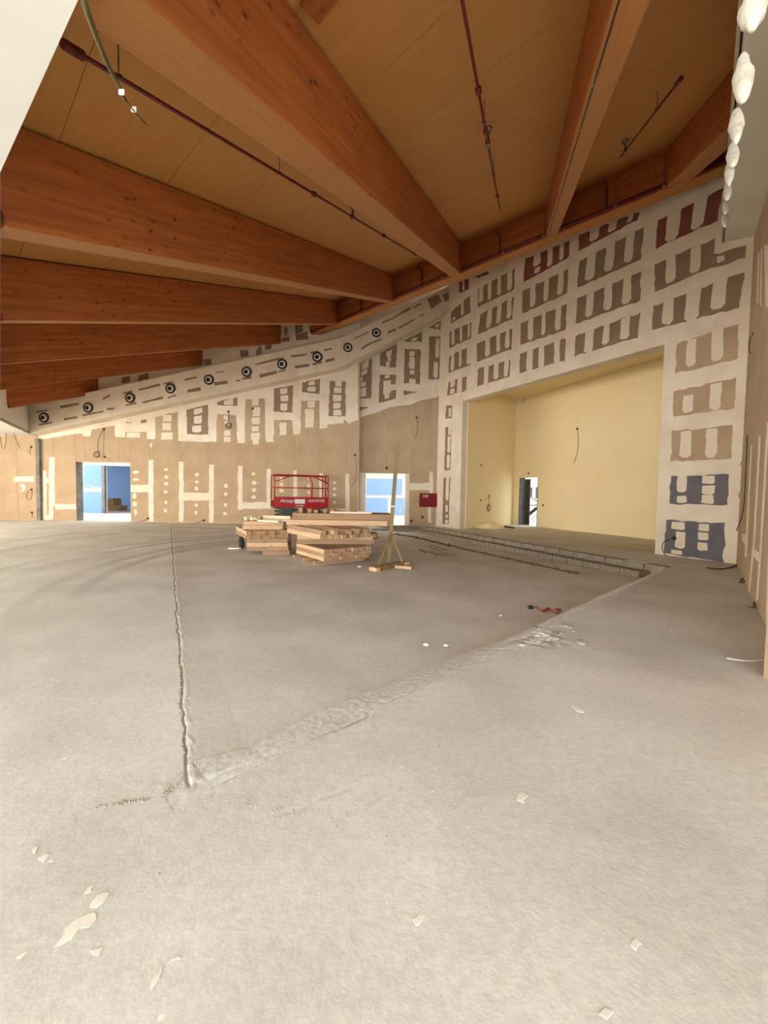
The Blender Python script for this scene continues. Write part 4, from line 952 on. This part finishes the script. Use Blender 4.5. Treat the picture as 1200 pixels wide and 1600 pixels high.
obox(.05, LL-.05, .05, LWD-.05, g0+.18, g0+.5).build('chassis', M['lift_grey'], LIFT)
for s_ in (.35, LL-.35):
    for t_ in (.0, LWD):
        mb = MB(); mb.lathe(f(s_, t_-.06, g0+.2), lb_, [(.16, 0), (.2, .02), (.2, .1), (.16, .12)], 16); mb.build('wheel', M['rubber'], LIFT, True)
for k_ in range(3):
    zz = g0+.52+k_*(zpl-g0-.6)/3; dzz = (zpl-g0-.6)/3
    mb = MB()
    for t_ in (.12, LWD-.12): mb.bar(f(.15, t_, zz), f(LL-.15, t_, zz+dzz), .05, .08); mb.bar(f(.15, t_+.06, zz+dzz), f(LL-.15, t_+.06, zz), .05, .08)
    mb.build('scissor_arm', M['lift_grey'], LIFT)
obox(0, LL, 0, LWD, zpl-.06, zpl).build('deck', M['lift_grey'], LIFT)
obox(0, LL, -.015, .0, zpl-.05, zk).build('kick_plate', M['lift_red'], LIFT); KP = LIFT.children[-1]
obox(0, LL, LWD, LWD+.015, zpl-.05, zk-.15).build('kick_plate', M['lift_red'], LIFT)
obox(1.2, 1.7, -.02, .1, zpl-.28, zpl-.05).build('control_box', M['lift_red'], LIFT)
def rail(pts, r=.024): mb = MB(); mb.tube(pts, r, 8); return mb.build('guard_rail', M['lift_red'], LIFT, True)
for t_ in (0, LWD):
    rail([f(.02, t_, zk-.1), f(.02, t_, ztp-.05), f(.07, t_, ztp), f(LL-.07, t_, ztp), f(LL-.02, t_, ztp-.05), f(LL-.02, t_, zk-.1)])
    rail([f(.02, t_, zm), f(LL-.02, t_, zm)], .018)
for s_ in (.02, LL-.02):
    for zz in (ztp, zm): rail([f(s_, 0, zz), f(s_, LWD, zz)], .02)
rail([f(.02, 0, ztp-.28), f(.72, 0, ztp)], .02); rail([f(LL-.02, 0, ztp-.3), f(1.5, 0, ztp)], .028)
rail([f(1.36, 0, ztp), f(1.52, 0, ztp-.3), f(1.5, 0, zk-.1)], .028); rail([f(LL-.1, .1, zk-.1), f(LL-.1, .1, ztp+.02)], .028)
obox(.8, 1.22, -.022, -.015, zk-.27, zk-.09).build('plate', M['lift_white'], LIFT)
def text(body, size, p, ax, n, m, parent, name='lettering', shear=0):
    cu = bpy.data.curves.new(name, 'FONT'); cu.body = body; cu.size = size; cu.extrude = .002; cu.shear = shear
    to = bpy.data.objects.new(name, cu); col.objects.link(to); dg = bpy.context.evaluated_depsgraph_get(); me = bpy.data.meshes.new_from_object(to.evaluated_get(dg)); bpy.data.objects.remove(to)
    me.materials.clear(); me.materials.append(m); az = V(n).normalized(); ax = V(ax).normalized(); ay = az.cross(ax)
    me.transform(Matrix(((ax.x, ay.x, az.x, 0), (ax.y, ay.y, az.y, 0), (ax.z, ay.z, az.z, 0), (0, 0, 0, 1))))
    return link(name, me, m, p, parent)
nf = -lb_
text('Airtop', .2, f(.22, -.02, zk-.22), la_, nf, M['lift_white'], KP, shear=.3)
text('ASCMOSE', .155, f(1.34, -.02, zk-.2), la_, nf, M['lift_white'], KP, shear=.3)
text('stengin', .12, f(.84, -.02, zk-.38), la_, nf, M['lift_white'], KP)

# ------------------------------------------------------------------ timber prop on a triangular foot
pb_ = ground(607, 884); pa_, pc_ = ground(584, 892), ground(633, 884.5)
PROP = empty('timber_prop', pb_, 'tall upright wooden prop on a cross foot in front of the timber', 'prop')
PT = on_Y(621, 697, pb_.y)
fd_ = (pc_-pa_).normalized(); fm = (pa_+pc_)/2; fm.z = pb_.z
mb = MB(); mb.bar(pb_+dz*.05, PT, .085, .1, (0, 1, 0)); mb.build('post', M['prop_wood'], PROP)
mb = MB(); mb.bar(V((pa_.x, pa_.y, pb_.z+.055)), V((pc_.x, pc_.y, pb_.z+.055)), .1, .1); mb.build('foot', M['prop_wood'], PROP)
up_ = (PT-pb_)*.32+pb_
for e in (pa_+fd_*.12, pc_-fd_*.1):
    mb = MB(); mb.bar(V((e.x, e.y, pb_.z+.08)), up_-V((0, 0, .1)), .045, .07, (0, 1, 0)); mb.build('brace', M['prop_wood'], PROP)
for e, s_ in ((pa_, 1), (pc_, -1)):
    mb = MB(); q = V((e.x, e.y, pb_.z+.02))+fd_*.03*s_; mb.box(q+dz*.03, fd_, V((-fd_.y, fd_.x, 0)), dz, .12, .2, .08); mb.build('foot_block', M['timber'], PROP)
pl = ground(626, 889); q = V((-fd_.y, fd_.x, 0))
mb = MB(); mb.bar(fm-q*.38+fd_*.28+dz*.035, fm+q*.2+fd_*.05+dz*.035, .09, .06); mb.build('cross_foot', M['timber'], PROP)
mb = MB(); mb.box(pb_+(PT-pb_)*.5, (1, 0, 0), (0, 1, 0), (PT-pb_).normalized(), .1, .115, .02); mb.build('tape', M['splash'], PROP)
mb = MB(); mb.box(PT+V((.05, .02, .02)), (1, 0, 0), (0, 1, 0), dz, .025, .06, .12); mb.build('top_cleat', M['timber_dark'], PROP)

# ------------------------------------------------------------------ red panel with lettering
p0, p1 = PRW.hit(655, 792, .03), PRW.hit(684, 771, .03)
mb = MB(); mb.abox((p0.x, YR-.06, p0.z), (p1.x, YR-.022, p1.z)); SG = mb.build('red_panel', M['sign_red']); tag(SG, 'dark red panel lettered H5 on the wall beside the stage', 'panel')
text('H5', .2, V((p0.x+.17, YR-.062, p1.z-.2)), (1, 0, 0), (0, -1, 0), M['lift_white'], SG)

# ------------------------------------------------------------------ cables, boxes
def cable(label, P, pts, r=.012, m='cable', off=.03, sock=True, name='wall_cable', loop=None):
    path = [P.hit(x, y, off) for x, y in pts]
    # smooth the polyline
    for _ in range(2):
        n = [path[0]]
        for a, b in zip(path[:-1], path[1:]): n += [a*.75+b*.25, a*.25+b*.75]
        path = n+[path[-1]]
    root = empty(name, path[0], label, 'cable', 'cables hanging from the walls')
    r *= .75; mb = MB(); mb.tube(path, r, 6)
    if loop:
        c = P.hit(loop[0], loop[1], off+.02); x_ = V((0, 0, 1)).cross(P.n).normalized()
        for k in range(3):
            R_ = loop[2]*(1-.08*k); mb.tube([c+x_*(R_*math.cos(t))+dz*(R_*math.sin(t))+P.n*.012*k for t in [j*math.pi/9 for j in range(18)]], r, 5, closed=True)
    mb.build('cable_run', M[m], root, True)
    if sock: q = P.hit(*pts[0], .015); mb = MB(); mb.lathe(q, P.n, [(.05, 0), (.05, .012), (.03, .014)], 12); mb.build('outlet', M['socket'], root)
    return root
cable('grey cable coiled in a ring above the left doorway', PB, [(162.5, 670.5), (155, 680), (152, 695), (153.5, 706)], .014, 'cable', .05, True, loop=(150.5, 710, .14))
cable('straight grey cable running down above the left doorway', PB, [(162.5, 671), (161.8, 690), (161.5, 712)], .008)
cable('short cable tail beside the left doorway lintel', PB, [(163.5, 714), (169, 717), (173, 720)], .008)
cable('cable end high on the wall left of the grey pilaster', PB, [(49, 698.5), (46, 705), (47, 710)], .01)
cable('looped pale cable left of the grey pilaster', PB, [(49.5, 765), (50, 776), (46, 782), (41, 778), (42, 770), (48, 764)], .01)
cable('cable end low on the wall left of the grey pilaster', PB, [(50, 801), (50, 808)], .01)
cable('dark coil hanging from the patched wall under the nozzles', PB, [(357, 643), (357.3, 662)], .014, 'cable_dark', .05, True, loop=(357.2, 664.5, .13))
cable('single dark outlet on the patched wall right of the coil', PB, [(395, 638.5), (395, 640)], .008)
cable('cable tail on the floor line near the first joint strip', PB, [(231.5, 810), (224, 814), (216, 815)], .01, 'cable_dark')
cable('cable tail on the floor line left of the timber', PB, [(318.5, 813), (310, 816), (302, 817.5)], .01, 'cable_dark')
cable('grey cable falling to the left of the middle doorway', PB, [(554.5, 711), (557, 730), (556, 748), (549, 760)], .01)
cable('loose cable tail high above the red panel', PRW, [(651, 652.5), (653, 664), (651, 677), (648, 686)], .014, 'cable')
for x, y, w_ in [(604, 731.5, 'above the middle doorway'), (643, 814, 'right of the middle doorway at floor level'), (660, 808, 'below the red panel'), (685, 739.5, 'above the red panel')]:
    q = PRW.hit(x, y, .013); mb = MB(); mb.lathe(q, (0, -1, 0), [(.06, 0), (.06, .015), (.04, .02)], 12); tag(mb.build('outlet_box', M['socket']), 'small dark outlet box '+w_, 'outlet box')
PSL = Plane(j0, lwn if lwn.dot(CAM-j0) > 0 else -lwn)
cable('red cable coil hanging on the stage side wall', PSL, [(764, 775), (764.2, 790)], .012, 'orange_cable', .04, True, loop=(764, 793.5, .16))
for x, y, w_ in [(751.5, 727, 'high on the stage side wall'), (751, 782, 'low on the stage side wall beside the red coil')]:
    q = PSL.hit(x, y, .002); mb = MB(); mb.lathe(q, PSL.n, [(.05, 0), (.05, .012), (.03, .014)], 12); tag(mb.build('outlet_box', M['socket']), 'small dark outlet box '+w_, 'outlet box')
cable('long pale cable hanging on the stage back wall', PSB, [(902, 670), (904, 690), (902, 708), (896, 724)], .013)
cable('short cable tail at the top left of the stage back wall', PSB, [(821, 618), (818, 626), (816, 631)], .013, 'cable', .03, False)
for x, y, w_ in [(826, 739.5, 'above the stage doorway'), (848.5, 789.5, 'right of the stage doorway')]:
    q = PSB.hit(x, y, .002); mb = MB(); mb.lathe(q, PSB.n, [(.05, 0), (.05, .012), (.03, .014)], 12); tag(mb.build('outlet_box', M['socket']), 'small dark outlet box '+w_, 'outlet box')
cable('dark cable looping out of the lowest blue panel', PS, [(1053.5, 841), (1042, 843), (1034, 850), (1035, 862), (1042, 869)], .012, 'cable_dark', .04)
cable('long dark cable hanging down the corner of the right wall', PR, [(1167.5, 680), (1166, 720), (1163, 790), (1157, 815), (1147, 836)], .012, 'cable_dark', .03, False)
cable('short curved cable beside the long cable in the right corner', PR, [(1158.5, 722), (1154, 735), (1154, 765), (1155, 778)], .008, 'cable_dark', .02, False)
cable('thin curved cable tail high in the right corner', PR, [(1177, 520), (1171, 530), (1170, 545), (1172, 552)], .01, 'cable_dark', .02, False)
# cable on the ground by the right wall and cable stubs
def ground_cable(label, pts, r, m, name='floor_cable'):
    path = [ground(x, y)+dz*r for x, y in pts]
    for _ in range(2):
        n = [path[0]]
        for a, b in zip(path[:-1], path[1:]): n += [a*.75+b*.25, a*.25+b*.75]
        path = n+[path[-1]]
    mb = MB(); mb.tube(path, r, 6); return tag(mb.build(name, M[m], None, True), label, 'cable')
ground_cable('dark cable lying on the floor at the right pillar foot', [(1104, 888), (1122, 890.5), (1138, 889), (1152, 884)], .015, 'cable_dark')
ground_cable('small cable loop at the foot of the right wall, farther one', [(1156, 911), (1158, 906), (1162, 903), (1165, 907), (1161, 911), (1156, 911)], .012, 'cable')
ground_cable('small cable loop at the foot of the right wall, nearer one', [(1168, 948), (1172, 951), (1178, 949), (1183, 943), (1179, 941), (1176, 946)], .011, 'cable')
ground_cable('thin pale wire on the floor near the right edge', [(1135, 1029), (1160, 1033), (1180, 1033.5), (1200, 1031)], .005, 'splash')
# olive cable hanging from the deck at the upper left
pts = [(126, -14), (137, 20), (152, 62), (168, 100), (184, 132), (197, 157)]
def deck_pt(x, y, f_): r = ray(x, y); P0 = EA+V((0, 0, HB)); t = (P0-CAM).dot(RNORM)/r.dot(RNORM); return CAM+r*t*f_
root = empty('hanging_cable', deck_pt(126, -14, .8), 'olive cable with white tags hanging at the upper left', 'cable')
mb = MB(); mb.tube([deck_pt(x, y, .69-.006*i) for i, (x, y) in enumerate(pts)], [.015, .015, .014, .013, .012, .009], 7); mb.build('sheath', M['cable_green'], root, True)
for j, (x, y) in enumerate([(224, 189), (227, 193), (231, 196)]):
    mb = MB(); mb.tube([deck_pt(196, 155, .655), deck_pt(210, 174, .652), deck_pt(x, y, .65)], .0045, 5); mb.build('core_wire', M['cable_green'] if j else M['cable_dark'], root)
for x, y in [(190, 144), (209, 171)]:
    mb = MB(); c = deck_pt(x, y, .656); mb.box(c, cR, cF, V((0, 0, 1)), .032, .008, .03); mb.build('tag', M['splash'], root)
# cables under the low soffit at the left
for i, pts in enumerate([[(9, 672), (9.5, 690), (7, 702)], [(21, 676), (26, 690), (31, 701)], [(0, 680), (3, 700)]]):
    path = [on_Y(x, y, 18.2) for x, y in pts]; mb = MB(); mb.tube(path, .014, 6)
    tag(mb.build('drop_cable', M['cable']), ['nearly straight grey cable dropping from the left soffit', 'slanting grey cable dropping from the left soffit', 'grey cable at the left frame edge under the soffit'][i], 'cable')

# ------------------------------------------------------------------ debris on the floor
def chunk(p, r, m, label, cat='rubble', name='rubble_chunk', group=None, flat_=.6):
    mb = MB(); a0 = rnd.uniform(0, 6)
    n = 7; rings = [(.55, 0), (1, .25), (.85, .7), (.35, 1)]
    b = []
    for rr, hh in rings: b.append([p+V((r*rr*math.cos(a0+2*math.pi*k/n)*rnd.uniform(.75, 1.2), r*rr*math.sin(a0+2*math.pi*k/n)*rnd.uniform(.75, 1.2), r*flat_*hh*rnd.uniform(.9, 1.1)-.002)) for k in range(n)])
    vs = [q for g in b for q in g]; fs = [tuple(range(n-1, -1, -1)), tuple(range(3*n, 4*n))]
    for i in range(3):
        for k in range(n): fs.append((i*n+k, i*n+(k+1) % n, (i+1)*n+(k+1) % n, (i+1)*n+k))
    mb.add(vs, fs); return tag(mb.build(name, M[m]), label, cat, group)
for i, (x, y, r) in enumerate([(836, 981, .045), (842, 983, .035), (869, 993, .05), (875, 990, .035), (864, 998, .05), (868, 999, .04), (884, 979, .05), (891, 981, .03), (878, 978, .03), (820, 1003, .05), (815, 1008, .05), (830, 1000, .04), (896, 986, .02)]):
    chunk(ground(x, y), r, 'rubble', ['higher pale lump left of the crumbled gap', 'lower pale lump left of the crumbled gap', 'left lump in the middle of the crumbled border', 'right lump in the middle of the crumbled border', 'left of two lumps at the near lip of the crumbled border', 'right of two lumps at the near lip of the crumbled border', 'largest lump at the right end of the crumbled border', 'smaller lump beside the largest one at the crumbled border', 'small lump just left of the largest one at the crumbled border', 'second lump from the left in the crumbled border', 'leftmost lump in the crumbled border', 'third lump from the left in the crumbled border', 'tiny rightmost lump of the crumbled border'][i], group='lumps at the crumbled border')
chunk(ground(908, 1006), .06, 'rubble', 'lone pale stone on the floor right of the crumbled border')
chunk(ground(562, 886), .05, 'splash', 'small white scrap between the timber and the prop', 'scrap', 'paper_scrap')
chunk(ground(666, 1008), .035, 'splash', 'larger white crumb on the floor left of the crumbled border', 'scrap', 'paper_scrap')
chunk(ground(697, 1009), .03, 'splash', 'white crumb nearest the crumbled border', 'scrap', 'paper_scrap')
chunk(ground(782, 962), .025, 'splash', 'tiny white crumb left of the red strap', 'scrap', 'paper_scrap')
# red strap tangle on the sunken floor
p = ground(829, 952); root = empty('strap_tangle', p, 'tangled red strap with a dark buckle on the floor', 'strap')
mb = MB(); pts = [(829, 952), (838, 952), (846, 956), (858, 954), (850, 958), (862, 957), (870, 960), (876, 956), (868, 953)]; mb.tube([ground(x, y)+dz*(.015+.02*(i % 2)) for i, (x, y) in enumerate(pts)], .014, 6); mb.build('strap', M['orange_cable'], root, True)
mb = MB(); mb.box(p+dz*.03, V((1, .3, 0)).normalized(), V((-.3, 1, 0)).normalized(), dz, .06, .04, .05); mb.build('buckle', M['rubber'], root)
# battens and cut pieces beside the joint in the floor
for i, (x0, y0, x1, y1) in enumerate([(656, 860, 668, 867), (664, 859, 690, 867), (670, 860, 702, 870), (688, 866, 716, 873), (672, 867, 686, 871)]):
    a, b = ground(x0, y0), ground(x1, y1); mb = MB(); zz = .03+(.055 if i == 1 else .115 if i == 2 else 0); mb.bar(a+dz*zz, b+dz*zz, .06, .05)
    tag(mb.build('batten', M['batten']), ['short stub', 'upper thin', 'long', 'pale front', 'small middle'][i]+' batten in the loose pile in front of the steps', 'batten', 'loose battens in front of the steps')
# ragged joint running along the front of the steps
mb = MB(); jp = [(612, 834), (640, 838.5), (665, 844), (690, 850), (720, 857), (760, 866), (800, 875), (850, 886), (905, 897)]
for (x0, y0), (x1, y1) in zip(jp[:-1], jp[1:]):
    for k in range(40):
        t = (k+rnd.random())/40; x = x0+(x1-x0)*t; y = y0+(y1-y0)*t+rnd.gauss(0, .5); p = ground(x, y); r = rnd.uniform(.025, .07)
        mb.lathe(p-dz*.01, (rnd.gauss(0, .3), rnd.gauss(0, .3), 1), [(r*.8, 0), (r, r*.3), (r*.5, r*.7)], 5)
tag(mb.build('joint_rubble', M['joint_dirt']), 'ragged line of rubble along the floor joint before the steps', 'rubble', kind='stuff')
# crumbs along the creases
mb = MB()
def crumbs(a, b, n, sp, r0, r1):
    for k in range(n):
        t = rnd.random(); x = a[0]+(b[0]-a[0])*t+rnd.gauss(0, sp); y = a[1]+(b[1]-a[1])*t+rnd.gauss(0, sp*.6); p = ground(x, y, 3); r = rnd.uniform(r0, r1)
        mb.lathe(p, (rnd.gauss(0, .5), rnd.gauss(0, .5), 1), [(r*.7, -.001), (r, r*.4), (r*.4, r)], 5)
crumbs((292, 1195), (282, 1080), 160, 2.0, .002, .006); crumbs((282, 1080), (273, 900), 150, 1.5, .004, .012)
crumbs((300, 1200), (420, 1165), 70, 4, .003, .007); crumbs((420, 1165), (600, 1095), 80, 6, .002, .006); crumbs((600, 1095), (820, 1005), 60, 5, .003, .007)
crumbs((290, 1210), (255, 1245), 60, 4, .002, .006); crumbs((255, 1245), (150, 1262), 50, 3, .002, .006); crumbs((320, 1250), (480, 1270), 50, 8, .0015, .005)
crumbs((100, 1100), (1150, 1150), 60, 90, .002, .006); crumbs((560, 1300), (640, 1200), 40, 60, .002, .006)
tag(mb.build('concrete_crumbs', M['rubble']), 'fine concrete crumbs scattered along the floor cracks', 'crumbs', kind='stuff')
# plaster splashes on the slab
for q in [[(85,1478),(100,1452),(118,1436),(135,1428),(150,1425),(152,1438),(140,1448),(125,1452),(112,1465),(98,1476)], [(140,1418),(150,1402),(166,1394),(170,1398),(160,1412),(148,1420)], [(130,1397),(138,1386),(145,1384),(142,1392),(133,1400)], [(232,1543),(246,1520),(250,1512),(254,1518),(250,1530)], [(263,1502),(270,1496),(281,1494),(279,1502),(268,1504)],
          [(46,1330),(54,1322),(62,1324),(54,1334)], [(62,1342),(72,1334),(77,1336),(68,1346)], [(30,1494),(38,1486),(41,1488),(34,1496)], [(143,1488),(152,1480),(160,1478),(154,1488),(146,1492)], [(648,1436),(656,1428),(662,1432),(656,1446),(650,1446)], [(985,1478),(994,1468),(1002,1474),(996,1486)], [(808,1245),(816,1238),(824,1244),(818,1254)], [(935,1582),(948,1574),(958,1580),(946,1590)], [(892,1102),(902,1104),(912,1112),(904,1112)]]:
    pts = [ground(x, y)+dz*.0018 for x, y in q]; mb = MB(); NORMAL[0] = V((0, 0, 1)); mb.prism(rough_loop(pts, .018, .005), (0, 0, -.004)); mb.build('plaster_splash', M['splash'], FLOOR)
# wires and dirt heap at the stage side wall
p = ground(762, 825); root = empty('sack_heap', p, 'crumpled pale sack with cables on the stage floor by the side wall', 'sack')
mb = MB(); n = 12
rings = []
for rr, hh in [(1, 0), (1.05, .25), (.8, .7), (.4, .95), (.05, 1)]: rings.append([p+V((.75*rr*math.cos(2*math.pi*k/n)*rnd.uniform(.85, 1.15), .4*rr*math.sin(2*math.pi*k/n)*rnd.uniform(.85, 1.15), .28*hh*rnd.uniform(.8, 1.15))) for k in range(n)])
mb.add([q for g in rings for q in g], [(i*n+k, i*n+(k+1) % n, (i+1)*n+(k+1) % n, (i+1)*n+k) for i in range(4) for k in range(n)]+[tuple(range(n-1, -1, -1))]); mb.build('sack', M['cream'], root)
mb = MB(); mb.tube([ground(x, y)+dz*.04 for x, y in [(774, 822), (780, 824), (790, 824), (803, 826)]], .04, 6); mb.tube([ground(x, y)+dz*.05 for x, y in [(746, 825), (752, 823), (758, 825), (764, 826)]], .04, 6); mb.build('cable', M['cable_dark'], root)
# flush panel on the stage side wall
px_piece('access_panel', PSL, z6((675,1085),(775,1085),(760,1395),(668,1395)), .004, .004, M['cream'], WSLW, amp=0)
